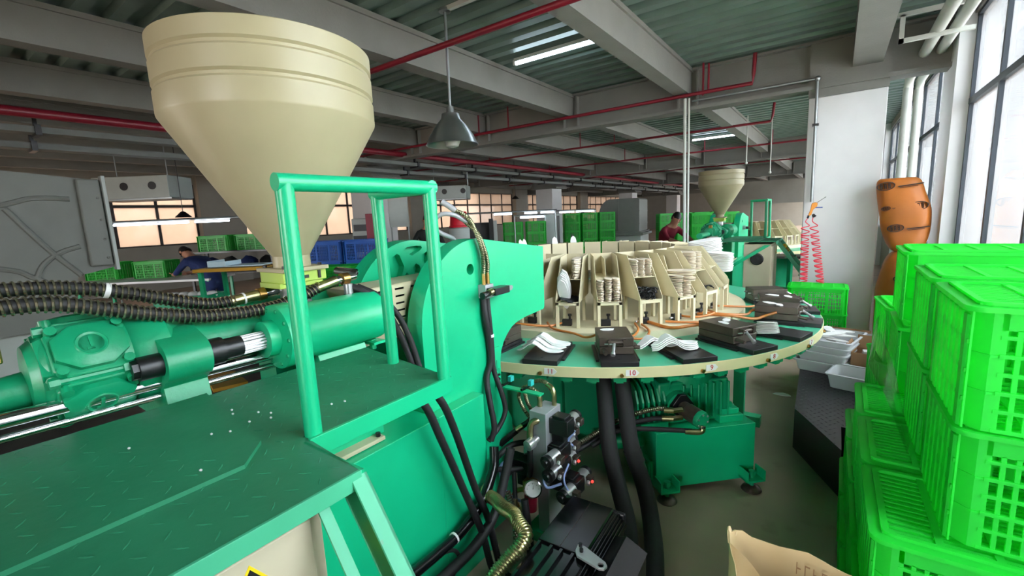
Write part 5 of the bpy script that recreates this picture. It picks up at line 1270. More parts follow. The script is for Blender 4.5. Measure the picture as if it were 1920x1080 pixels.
def make_platform_bins():
    t = thing('low_platform', 'black checker plate low platform with a cut corner behind the crates', 'platform', (.3, 4, 0))
    poly = [(-.21, 5.35), (-.17, 3.65), (.10, 3.12), (.10, 3.47), (.90, 3.47), (.90, 5.35)]
    mb = MB().prism(poly, 'z', .285, .30); mb.build('deck', BLACKF2, t, smooth=0)
    MB().prism(poly, 'z', .0, .285).build('skirt', BLACKP, t, smooth=0)
    tr = MB(); k = 0; y = 3.2
    while y < 4.6:
        x = -.16+(.02 if k % 2 else 0); j = 0
        while x < .5:
            if x > -.17+max(0, (3.65-y))*.51 and (y > 3.5 or x < .08):
                a = radians(40 if (j+k) % 2 else 140); d = Vector((cos(a), sin(a), 0))*.014; e = Vector((-sin(a), cos(a), 0))*.0035; c = Vector((x, y, .30))
                tr.add([c-d, c+e, c+d, c-e, c+Vector((0, 0, .0022))], [(0, 4, 1), (1, 4, 2), (2, 4, 3), (3, 4, 0)])
            x += .045; j += 1
        y += .038; k += 1
    tr.build('tread_pattern', BLACKF2, t, smooth=0, kind='stuff')
    z = .302; g = 'white tubs stacked on the black platform'
    for i, s in enumerate(('lowest grey white tub of the stack near the turntable rim', 'second tub of the stack near the turntable rim', 'third tub of the stack near the turntable rim', 'top tub of the stack, filled with white insoles')):
        bin_('plastic_tub', .0+.012*i, 4.78, z+.055*i+(.06 if i else 0)*.5, .36, .50, .10, radians(-14), s, WHITEP, g)
    top = z+.055*3+.03+.09
    for i in range(9):
        M_ = T(.03+random.uniform(-.07, .07), 4.78+random.uniform(-.12, .12), top+.008*i-.02, random.uniform(0, 6), random.uniform(-.08, .08), random.uniform(-.08, .08))
        insole('white', M_, 'white insole heaped in the top tub by the turntable, %s up' % ORD[i+1] if i < 8 else 'uppermost white insole on the heaped tub', 'white insoles in the top tub')
    bin_('plastic_tub', .24, 4.30, z, .42, .27, .115, radians(-14), 'empty white tub alone at the front of the black platform', WHITEP)
    bin_('plastic_tub', .30, 4.62, z, .40, .27, .115, radians(-14), 'white tub behind the front one, holding a carton', WHITEP)
    def carton(name, x, y, zz, w, d, h, rz, lab):
        t = thing(name, lab, 'carton', (x, y, zz), rz)
        for a in ((-w/2, -d/2, 0, w/2, -d/2+.005, h), (-w/2, d/2-.005, 0, w/2, d/2, h), (-w/2, -d/2, 0, -w/2+.005, d/2, h), (w/2-.005, -d/2, 0, w/2, d/2, h), (-w/2, -d/2, 0, w/2, d/2, .005)):
            MB().box(a[:3], a[3:]).build('panel', CARD, t, local=True, smooth=0)
        MB().box((-w/2, 0, 0), (w/2, .004, h*.55)).xf(T(0, d/2-.004, h, 0, -.35)).build('flap', CARD, t, local=True, smooth=0)
        MB().box((0, -d/2, 0), (.004, d/2, .08)).xf(T(-w/2, 0, h, 0, 0, -.5)).build('flap', CARD, t, local=True, smooth=0)
        return t
    carton('cardboard_box', .33, 4.66, z+.008, .30, .20, .20, radians(-12), 'small cardboard box with white labels, standing in a white tub')
    for i, (x, y, lab) in enumerate(((.27, 4.62, 'white label bundle at the left in the small cardboard box'), (.33, 4.605, 'wide white label bundle in the small cardboard box'))):
        o = MB().box((-.03, -.02, -.07), (.03 if i else .012, .02, .0)).xf(T(x, y, z+.225, .2, .3)).build('label_bundle', WHITES, bevel=.004); tag(o, lab, 'labels')
    o = MB().box((-.04, -.015, -.06), (.03, .015, 0)).xf(T(.40, 4.60, z+.21, .1, .4)).build('black_insert', BLACKP, bevel=.004); tag(o, 'black folded piece at the right in the small cardboard box', 'insert')
    carton('cardboard_box', .14, 5.12, z, .32, .22, .17, radians(-10), 'open cardboard box behind the tub stack, flap raised')
    bin_('plastic_tub', .44, 5.02, z, .40, .30, .12, radians(-14), 'white tub at the back of the platform with black parts inside', WHITEP)
    tb = bin_('plastic_tub', .44, 5.02, z+.12, .42, .32, .11, radians(-14), 'upper white tub at the platform back, black strips in it', WHITEP)
    for i in range(4):
        o = MB().box((-.06, -.02, 0), (.06, .02, .05)).xf(T(.46+.02*i, 4.98+.02*i, z+.21, .3*i, .1, .2)).build('rubber_block', BLACKP, bevel=.004); tag(o, 'black rubber block in the upper white tub, %s of four' % ORD[i+1], 'block', 'black blocks in the upper tub')
    # offcut on the floor beyond the tank
    o = MB().prism([(-.07, 0), (-.04, .03), (.02, .045), (.06, .02), (.075, -.02), (.03, -.03), (-.04, -.02)], 'z', .001, .006).xf(T(-.33, 4.68, 0, .2)).build('foam_offcut', WHITEF, smooth=0); tag(o, 'white foam offcut lying on the concrete floor past the drive tank', 'offcut')

def make_column_things():
    # two crates in front of the column
    crate('g', -.14, 6.38, .50, radians(1), 'bright green crate with clear bottles, upper one before the white column')
    crate('g', -.14, 6.38, .20, radians(1), 'bright green crate under the bottle crate before the white column')
    o = thing('wooden_pallet', 'low wooden pallet under the crates before the white column', 'pallet', (-.14, 6.38, 0))
    for k in range(5): MB().box((-.42, 6.14+k*.11, .16), (.14, 6.22+k*.11, .19)).build('board', CARD, o, smooth=0)
    for x in (-.40, -.17, .06): MB().box((x, 6.14, 0), (x+.07, 6.66, .16)).build('bearer', CARD, o, smooth=0)
    for i in range(9):
        x = -.36+.055*i; y = 6.28+.05*(i % 3)
        b = thing('clear_bottle', 'clear bottle in the column crate, %s from its left end' % ORD[i+1], 'bottle', (x, y, .505), group='bottles in the column crate')
        MB().lathe([(.028, .52), (.03, .53), (.03, .66), (.022, .69), (.012, .705), (.012, .72)], (x, y, 0), n=14).build('bottle_body', WHITEP, b)
        MB().lathe([(.014, .715), (.014, .74)], (x, y, 0), n=12).build('bottle_cap', WHITES, b)
    # coil hoses and blow gun
    g = thing('air_gun', 'orange air blow gun hung on the column at the end of the grey pipe', 'air gun', (-.25, 7.1, 1.68))
    MB().prism([(-.02, .06), (.02, .075), (.045, .06), (.04, .02), (.0, -.02), (-.02, -.09), (-.045, -.10), (-.05, -.08), (-.03, -.02)], 'y', 7.08, 7.11).xf(T(-.25, 0, 1.70)).build('gun_body', GUNO, g, bevel=.006)
    MB().cyl((-.22, 7.095, 1.765), (-.13, 7.07, 1.83), .004, 8).cyl((-.135, 7.072, 1.826), (-.12, 7.068, 1.836), .006, 8).build('nozzle', STEEL, g)
    MB().box((-.23, 7.085, 1.70), (-.15, 7.095, 1.712)).build('trigger', BLUEP, g, bevel=.003)
    MB().cyl((-.295, 7.095, 1.61), (-.305, 7.095, 1.57), .012, 8).cyl((-.25, 7.095, 1.62), (-.24, 7.095, 1.58), .013, 8).cyl((-.25, 7.095, 1.62), (-.22, 7.095, 1.59), .014, 8).build('coupling', BLACKP, g)
    def coil(lab, top, bot, lead, R0, R1):
        t = thing('coil_hose', lab, 'hose', top)
        top = Vector(top); bot = Vector(bot); n = 22; P = []
        for i in range(n*10+1):
            f = i/(n*10); a = 2*pi*n*f; q = f**.72
            c = top.lerp(bot, q); r = R0+(R1-R0)*f
            P.append(c+Vector((r*cos(a), r*sin(a)*.6, .012*sin(a*.5))))
        MB().tube(P, .0068, 5, sub=1).build('coil', PINKC, t)
        MB().tube([lead, Vector(lead).lerp(top, .5)+Vector((-.01, 0, 0)), P[0]], .0052, 6).build('lead', PINKC, t)
    coil('pink red coiled air hose hanging at the left edge of the column', (-.325, 7.08, 1.48), (-.285, 6.55, .74), (-.305, 7.09, 1.57), .045, .035)
    coil('second pink red coiled air hose hanging right beside the first', (-.235, 7.06, 1.48), (-.10, 6.5, .72), (-.245, 7.09, 1.58), .045, .035)

def make_orange_sacks():
    def sack(lab, sections, z0, marks):
        """sections: list of (z, cx, cy, halfwidth x, halfdepth y)"""
        t = thing('woven_sack', lab, 'sack', (sections[0][1], sections[0][2], z0))
        sec = catmull5(sections, 5); R = []
        for (z, cx, cy, hx, hy) in sec:
            P = []
            for i in range(28):
                a = 2*pi*i/28; c, s = cos(a), sin(a)
                px = hx*(abs(c)**.75)*(1 if c >= 0 else -1); py = hy*(abs(s)**.75)*(1 if s >= 0 else -1)
                w = 1+.025*sin(3*a+z*7)+.018*sin(7*a-z*11)
                P.append(Vector((cx+px*w, cy+py*w, z)))
            R.append(P)
        b = MB().loft(R).build('sack_body', ORANGE, t, smooth=70)
        for (x, y, z, s, tilt) in marks:
            rt = Vector((cos(tilt), 0, sin(tilt))); up = Vector((-sin(tilt), 0, cos(tilt)))
            F = frame((x, y, z), rt, up); k = MB()
            oval = [(cos(q)*.085*s, sin(q)*.05*s) for q in [2*pi*i/24 for i in range(24)]]
            inn = [(a*.9, b_*.86) for a, b_ in oval]
            k.prism(oval, 'z', -.06, .002, holes=[inn]).xf(F).build('oval_stamp', INK, b, smooth=0)
            for j in range(3):
                x0 = -.05*s+.036*s*j; st = MB()
                st.box((x0, -.03*s, -.06), (x0+.006*s, .03*s, .002), F).box((x0+.014*s, -.03*s, -.06), (x0+.02*s, .03*s, .002), F)
                for zz in ((-.03, 0, .024) if j % 2 == 0 else (-.012, .024)): st.box((x0, zz*s, -.06), (x0+.02*s, (zz+.007)*s, .002), F)
                st.build('stamp_character', INK, b, smooth=0)
            if x < .7: MB().box((.11*s, -.03*s, -.06), ((.33 if x < .7 else .16)*s, -.018*s, .002), F).box((.12*s, -.045*s, -.06), ((.28 if x < .7 else .15)*s, -.04*s, .002), F).build('printed_line', INK, b, smooth=0)
        return t
    sack('upper orange woven sack leaning between the column and the pillar', [(1.16, .685, 7.05, .13, .11), (1.25, .68, 7.05, .18, .14), (1.45, .665, 7.06, .225, .15), (1.65, .65, 7.05, .235, .14), (1.85, .60, 7.06, .22, .11), (1.97, .57, 7.06, .20, .08), (2.01, .56, 7.06, .16, .04)], 1.16,
         [(.455, 6.945, 1.92, 1.0, .12), (.57, 6.902, 1.43, .9, .12), (.76, 6.925, 1.68, 1.0, .12), (.47, 6.92, 1.66, .5, .2)])
    sack('lower orange woven sack standing on the floor under the leaning one', [(0.01, .66, 7.03, .16, .15), (.08, .66, 7.03, .21, .18), (.35, .66, 7.03, .225, .19), (.7, .665, 7.03, .22, .18), (1.0, .68, 7.04, .19, .15), (1.12, .685, 7.05, .14, .12), (1.16, .68, 7.05, .08, .07)], 0,
         [(.66, 6.84, .84, .9, .02), (.53, 6.84, .52, .9, .05), (.55, 6.83, .27, .9, .15)])
def catmull5(S_, n):
    out = []
    for i in range(len(S_)-1):
        a = S_[i]; b = S_[i+1]
        p = S_[i-1] if i else a; q = S_[i+2] if i+2 < len(S_) else b
        for k in range(n):
            t = k/n
            out.append(tuple(.5*((2*a[j])+(b[j]-p[j])*t+(2*p[j]-5*a[j]+4*b[j]-q[j])*t*t+(3*a[j]-p[j]-3*b[j]+q[j])*t**3) for j in range(5)))
    out.append(S_[-1]); return out

# ================================================================== FAR SIDE OF THE HALL
def hood(x, y, z0, w, d, h, rz, lab):
    """grey fibreglass oven hood with embossed bands"""
    t = thing('oven_hood', lab, 'hood', (x, y, z0), rz)
    P = [(-w/2, 0), (-w/2, h*.45)]+[(-w/2+w*.30*(1-cos(radians(a))), h*.45+h*.55*sin(radians(a))) for a in range(10, 91, 10)]+[(w/2-.06, h), (w/2, h-.05), (w/2, 0)]
    MB().prism(P, 'y', -d/2, d/2).build('hood_shell', GREYBOX, t, local=True, smooth=40, bevel=.02)
    for f in (.25, .62):
        MB().box((-w/2-.012, -d/2-.012, h*f), (w/2+.012, d/2+.012, h*f+.025)).build('raised_band', GREYBOX, t, local=True, smooth=0)
    MB().box((-.012, -d/2-.014, 0), (.012, -d/2, h*.99)).build('raised_band', GREYBOX, t, local=True, smooth=0)
    MB().box((-w/2-.15, -d/2-.12, -.10), (w/2+.15, d/2+.12, .0)).box((-w/2-.08, -d/2-.06, 0), (w/2+.08, d/2+.06, .05)).build('base_flange', GREYBOX, t, local=True, bevel=.01)
    MB().box((-w/2-.05, -d/2, -z0), (w/2+.05, d/2, -.10)).build('oven_body', LGREY, t, local=True, smooth=0)
    return t

def big_hood():
    # very near the left edge: end wall of a hood with embossed arcs, seen from inside the hall
    t = thing('oven_hood', 'big grey fibreglass hood with embossed arcs cut off by the left edge', 'hood', (-6.1, .6, 0))
    X = -5.60
    pr = [(-2.4, .95), (-2.4, 2.2)]+[(-2.4+.2*k, 2.28+.10*sin(pi*k/14)) for k in range(1, 12)]+[(.55, 2.33), (1.20, 2.27), (1.28, 2.26), (1.28, 1.46), (1.0, 1.40), (.95, 1.2), (.95, .95)]
    MB().prism(pr, 'x', X-1.2, X).build('end_wall', GREYBOX, t, smooth=30)
    def band(pts, r=.022):
        MB().tube([(X, y, z) for y, z in pts], r, 8).build('embossed_rib', GREYBOX, t)
    band([(-1.6, 1.35), (-.6, 1.75), (.2, 1.96), (.613, 2.037), (.805, 2.095), (1.037, 2.092)])
    band([(.63, 2.01), (.649, 1.981), (.76, 1.789), (.88, 1.595), (.996, 1.437), (1.02, 1.40)])
    band([(.739, 1.423), (.78, 1.51), (.843, 1.575), (.93, 1.63), (1.047, 1.667)])
    band([(-.2, 1.65), (.536, 1.517), (.707, 1.427), (.80, 1.36)])
    MB().box((X, 1.09, 1.475), (X+.045, 1.255, 2.27)).build('flange_plate', GREYBOX, t, bevel=.015)
    MB().box((X-.02, 1.262, 1.43), (X+.07, 1.29, 2.30)).build('edge_strip', LGREY, t, bevel=.004)
    for z in (1.55, 1.72, 1.9, 2.1): MB().sphere((X+.046, 1.22, z), .012, 8, 6).build('rivet', GREYBOX, t)
    MB().box((X-1.1, -2.3, 0), (X-.1, .9, .95)).build('oven_body', LGREY, t, smooth=0)

def chiller(x, y, z, rz, lab, w=1.45, h=.42):
    """a long suspended air unit with two round outlets"""
    t = thing('air_unit', lab, 'air unit', (x, y, z), rz)
    MB().box((-w/2, -.35, -h/2), (w/2, .35, h/2)).build('casing', LGREY, t, local=True, bevel=.01)
    for k in (-.12, .42):
        r = MB().lathe([(.10, -.36), (.10, -.375), (.075, -.375), (.075, -.355)], (k*w/1.45, 0, .02), (0, 1, 0), n=20); 
        r = MB().cyl((k, -.352, .02), (k, -.362, .02), .075, 20).build('round_outlet', BLACKP, t, local=True)
    for sx in (-.5, .5): MB().cyl((sx, 0, h/2), (sx, 0, 3.7-z), .01, 6).build('hanger_rod', GALV, t, local=True)
    MB().box((-w/2, -.30, -h/2-.03), (w/2, .30, -h/2)).build('drip_tray', GALV, t, local=True, smooth=0)
    return t

def person(name, lab, J, R, cloth, trouser, loc, rz, hair=True, arm_skin=True, sit=False):
    """one continuous figure: J joints in local metres, skinned along the skeleton, clothing by height of the limb"""
    t = thing(name, lab, 'person', loc, rz)
    J = dict(J); face = J.pop('face', (0, -1, 0))
    keys = list(J); idx = {k: i for i, k in enumerate(keys)}
    E = [('pelvis', 'belly'), ('belly', 'chest'), ('chest', 'neck'), ('neck', 'head'), ('head', 'crown')]
    for s in 'lr': E += [('chest', s+'_shoulder'), (s+'_shoulder', s+'_elbow'), (s+'_elbow', s+'_wrist'), (s+'_wrist', s+'_hand'), ('pelvis', s+'_hip'), (s+'_hip', s+'_knee'), (s+'_knee', s+'_ankle'), (s+'_ankle', s+'_toe')]
    me = bpy.data.meshes.new('figure'); me.from_pydata([J[k] for k in keys], [(idx[a], idx[b]) for a, b in E], [])
    o = bpy.data.objects.new('figure', me); COL.objects.link(o)
    sk = o.modifiers.new('skin', 'SKIN'); sk.use_smooth_shade = True
    sv = me.skin_vertices[0].data
    for k in keys:
        r = R[k] if k in R else R[k[2:]]
        sv[idx[k]].radius = (r, r) if not isinstance(r, tuple) else r
        sv[idx[k]].use_root = (k == 'pelvis')
    ss = o.modifiers.new('smooth', 'SUBSURF'); ss.levels = 1; ss.render_levels = 1
    dg = bpy.context.evaluated_depsgraph_get(); dg.update()
    m2 = bpy.data.meshes.new_from_object(o.evaluated_get(dg)); bpy.data.objects.remove(o)
    m2.name = 'body'
    for m in (SKIN, cloth, trouser): m2.materials.append(m)
    P = {k: Vector(v) for k, v in J.items()}
    def rad(k): return R[k] if k in R else R[k[2:]]
    def seg(c, a, b):
        d = P[b]-P[a]; u = max(0, min(1, (c-P[a]).dot(d)/max(1e-6, d.length_squared))); return (c-(P[a]+d*u)).length, u
    for f in m2.polygons:
        c = f.center; best = min(((*seg(c, a, b), a, b) for a, b in E), key=lambda q: q[0]-.6*max(rad(q[2]), rad(q[3])))
        _, u, a, b = best
        if b in ('head', 'crown') or (b[2:] == 'hand') or (a == 'chest' and b == 'neck' and u > .75): mi = 0
        elif b[2:] == 'wrist': mi = 0 if arm_skin else 1
        elif a == 'pelvis' and b == 'belly' and u < .3 or b[2:] in ('hip', 'knee', 'ankle', 'toe'): mi = 2
        else: mi = 1
        f.material_index = mi; f.use_smooth = True
    b = bpy.data.objects.new('body', m2); COL.objects.link(b); b.parent = t
    hd = P['head']; up = (P['crown']-P['head']).normalized(); fw = Vector(face).normalized()
    fw = (fw-up*fw.dot(up)).normalized(); sd = up.cross(fw)
    Fm = Matrix((sd, fw*-1, up)).transposed().to_4x4(); Fm.translation = hd+up*.05
    # hair cap, ears, nose, eyes
    R_ = []
    for j in range(7):
        a = pi/2*j/6
        R_.append([Fm @ Vector((.083*cos(2*pi*i/14)*cos(a), .012+(.098)*sin(2*pi*i/14)*cos(a), .005+.118*sin(a)+(.03 if sin(2*pi*i/14) < -.4 and j == 0 else 0)-(.06 if sin(2*pi*i/14) > .2 and j == 0 else 0))) for i in range(14)])
    MB().loft(R_).build('hair', HAIR, t, local=True, smooth=80)
    MB().loft([[Fm @ Vector(q) for q in ((-.012, -.092, -.005), (.012, -.092, -.005), (0, -.092, .03))], [Fm @ Vector(q) for q in ((-.012, -.118, -.012), (.012, -.118, -.012), (0, -.098, .02))]]).build('nose', SKIN, t, local=True)
    for s in (-1, 1):
        MB().sphere(Fm @ Vector((s*.030, -.088, .028)), .0095, 8, 6).build('eye', HAIR, t, local=True)
        MB().sphere(Fm @ Vector((s*.082, .01, .005)), .022, 8, 6, (.5, .8, 1.2)).build('ear', SKIN, t, local=True)
    MB().sphere(Fm @ Vector((0, -.094, -.042)), .018, 8, 6, (1.3, .4, .35)).build('mouth', CLOTHR, t, local=True)
    # five fingers on each hand
    for s in 'lr':
        w = P[s+'_wrist']; h = P[s+'_hand']; d = (h-w).normalized(); q = d.orthogonal().normalized(); 
        for i, L in enumerate((.06, .075, .08, .072, .055)):
            off = q*(.017*(i-2)); p0 = h+off*.9-d*.01; bend = Vector((0, 0, -.35))
            if i == 0: p1 = p0+(d*.6-q*.8).normalized()*.03; p2 = p1+(d*.9-q*.2).normalized()*.03
            else: p1 = p0+d*(L*.5); p2 = p1+(d+bend).normalized()*(L*.5)
            MB().tube([p0, p1, p2], [.0085, .0085, .0085, .008, .008, .0075, .007], 6, sub=3).build('finger', SKIN, t, local=True)
    return t
RAD = dict(pelvis=.14, belly=.125, chest=.15, neck=.058, head=.088, crown=.075, shoulder=.07, elbow=.046, wrist=.03, hand=.034, hip=.095, knee=.065, ankle=.042, toe=.036)
def make_people():
    # seated worker in black, facing the machine
    J = dict(pelvis=(0, 0, .55), belly=(0, -.03, .75), chest=(0, -.07, 1.02), neck=(0, -.08, 1.22), head=(0, -.10, 1.33), crown=(0, -.10, 1.43),
             l_shoulder=(.19, -.07, 1.12), l_elbow=(.30, -.16, .88), l_wrist=(.16, -.38, .86), l_hand=(.11, -.44, .86), r_shoulder=(-.19, -.07, 1.12), r_elbow=(-.32, -.14, .90), r_wrist=(-.18, -.37, .87), r_hand=(-.12, -.43, .87),
             l_hip=(.10, -.04, .52), l_knee=(.13, -.46, .52), l_ankle=(.13, -.48, .09), l_toe=(.14, -.62, .04), r_hip=(-.10, -.04, .52), r_knee=(-.13, -.46, .52), r_ankle=(-.13, -.48, .09), r_toe=(-.14, -.62, .04))
    p = person('person', 'seated worker in black top with short black hair, behind the guardrail', J, RAD, CLOTHB, JEANS, (-6.72, 6.46, .40), radians(48))
    st = thing('work_stool', 'high stool under the worker in black', 'stool', (-6.72, 6.46, 0))
    MB().lathe([(.18, .79), (.19, .80), (.19, .83), (.17, .84)], (-6.72, 6.46, 0)).build('seat', BLACKP, st)
    for a in range(4): MB().cyl((-6.72+.1*cos(a*1.57), 6.46+.1*sin(a*1.57), .79), (-6.72+.2*cos(a*1.57), 6.46+.2*sin(a*1.57), 0), .014, 8).build('leg', STEEL, st)
    MB().box((-6.72+.1, 6.46-.62, .38), (-6.72+.62, 6.46-.10, .42)).build('footrest', STEEL, st, smooth=0)
    # man in dark red bending over, seen from behind, by the grey poles
    J = dict(pelvis=(0, .05, .92), belly=(0, -.02, 1.08), chest=(0, -.16, 1.30), neck=(0, -.25, 1.45), head=(0, -.31, 1.54), crown=(0, -.36, 1.62), face=(0, -1, -.5),
             l_shoulder=(.20, -.17, 1.36), l_elbow=(.27, -.38, 1.18), l_wrist=(.20, -.60, 1.10), l_hand=(.17, -.67, 1.08), r_shoulder=(-.20, -.17, 1.36), r_elbow=(-.27, -.38, 1.18), r_wrist=(-.20, -.60, 1.12), r_hand=(-.16, -.67, 1.10),
             l_hip=(.10, .04, .88), l_knee=(.11, -.02, .48), l_ankle=(.11, .03, .09), l_toe=(.12, -.11, .04), r_hip=(-.10, .04, .88), r_knee=(-.12, .02, .48), r_ankle=(-.12, .06, .09), r_toe=(-.13, -.08, .04))
    person('person', 'worker in dark red shirt bending to work beside the grey poles', J, RAD, CLOTHR, JEANS, (-2.86, 9.35, 0.02), radians(62))
    # man bending over the bench, far left
    J = dict(pelvis=(0, .05, .92), belly=(0, -.06, 1.06), chest=(0, -.30, 1.22), neck=(0, -.44, 1.32), head=(0, -.52, 1.38), crown=(0, -.60, 1.42), face=(0, -.4, -1),
             l_shoulder=(.19, -.32, 1.26), l_elbow=(.26, -.50, 1.06), l_wrist=(.16, -.70, 1.03), l_hand=(.12, -.77, 1.02), r_shoulder=(-.19, -.32, 1.26), r_elbow=(-.26, -.50, 1.06), r_wrist=(-.16, -.70, 1.03), r_hand=(-.11, -.77, 1.02),
             l_hip=(.10, .04, .88), l_knee=(.11, -.02, .48), l_ankle=(.11, .03, .09), l_toe=(.12, -.11, .04), r_hip=(-.10, .04, .88), r_knee=(-.12, .02, .48), r_ankle=(-.12, .06, .09), r_toe=(-.13, -.08, .04))
    person('person', 'worker in navy shirt bending over the white bench below the left windows', J, RAD, CLOTHN, CLOTHN, (-8.75, 3.25, 0), radians(-72))
    # heads of two seated workers behind the crate wall
    J = dict(pelvis=(0, 0, .55), belly=(0, -.03, .75), chest=(0, -.07, 1.02), neck=(0, -.08, 1.22), head=(0, -.10, 1.33), crown=(0, -.10, 1.43),
             l_shoulder=(.19, -.07, 1.12), l_elbow=(.25, -.12, .86), l_wrist=(.16, -.34, .84), l_hand=(.11, -.40, .84), r_shoulder=(-.19, -.07, 1.12), r_elbow=(-.25, -.12, .86), r_wrist=(-.16, -.34, .84), r_hand=(-.12, -.40, .84),
             l_hip=(.10, -.04, .52), l_knee=(.13, -.46, .52), l_ankle=(.13, -.48, .09), l_toe=(.14, -.62, .04), r_hip=(-.10, -.04, .52), r_knee=(-.13, -.46, .52), r_ankle=(-.13, -.48, .09), r_toe=(-.14, -.62, .04))
    for i, (x, y) in enumerate(((-10.1, 18.6), (-9.55, 19.05))):
        person('person', ('worker whose dark hair shows above the green crate wall, left one', 'worker whose dark hair shows above the green crate wall, right one')[i], J, RAD, CLOTHB, JEANS, (x, y, .42), radians(20))
        s = thing('work_stool', 'stool under the %s worker behind the green crate wall' % ('left', 'right')[i], 'stool', (x, y, 0))
        MB().lathe([(.17, .80), (.18, .84)], (x, y, 0)).build('seat', BLACKP, s); MB().cyl((x, y, 0), (x, y, .8), .03).build('post', STEEL, s); MB().lathe([(.2, 0), (.2, .03)], (x, y, 0)).build('foot', STEEL, s)

def bench(x, y, w, d, h, rz, lab, top=None):
    t = thing('work_bench', lab, 'bench', (x, y, 0), rz)
    MB().box((-w/2, -d/2, h-.035), (w/2, d/2, h)).build('bench_top', top or LGREY, t, local=True, smooth=0)
    for sx in (-1, 1):
        for sy in (-1, 1): MB().box((sx*(w/2-.05)-.02, sy*(d/2-.05)-.02, 0), (sx*(w/2-.05)+.02, sy*(d/2-.05)+.02, h-.035)).build('leg', GREENM, t, local=True, smooth=0)
    MB().box((-w/2+.05, -.02, .25), (w/2-.05, .02, .29)).build('stretcher', GREENM, t, local=True, smooth=0)
    return t
def light_rail(x0, y0, x1, y1, z, tubes, lab, drop=True):
    t = thing('light_rail', lab, 'lamp', (x0, y0, z))
    a = Vector((x0, y0, z+.06)); b = Vector((x1, y1, z+.06))
    MB().cyl(a, b, .025, 8).build('rail', GALV, t)
    for f in (.02, .98):
        p = a.lerp(b, f); MB().cyl(p, (p.x, p.y, .0), .018, 8).build('stand', GALV, t)
    for f0, f1 in tubes:
        p, q = a.lerp(b, f0), a.lerp(b, f1); MB().cyl(p-Vector((0, 0, .06)), q-Vector((0, 0, .06)), .022, 10).build('tube', TUBEFAR, t)
    return t

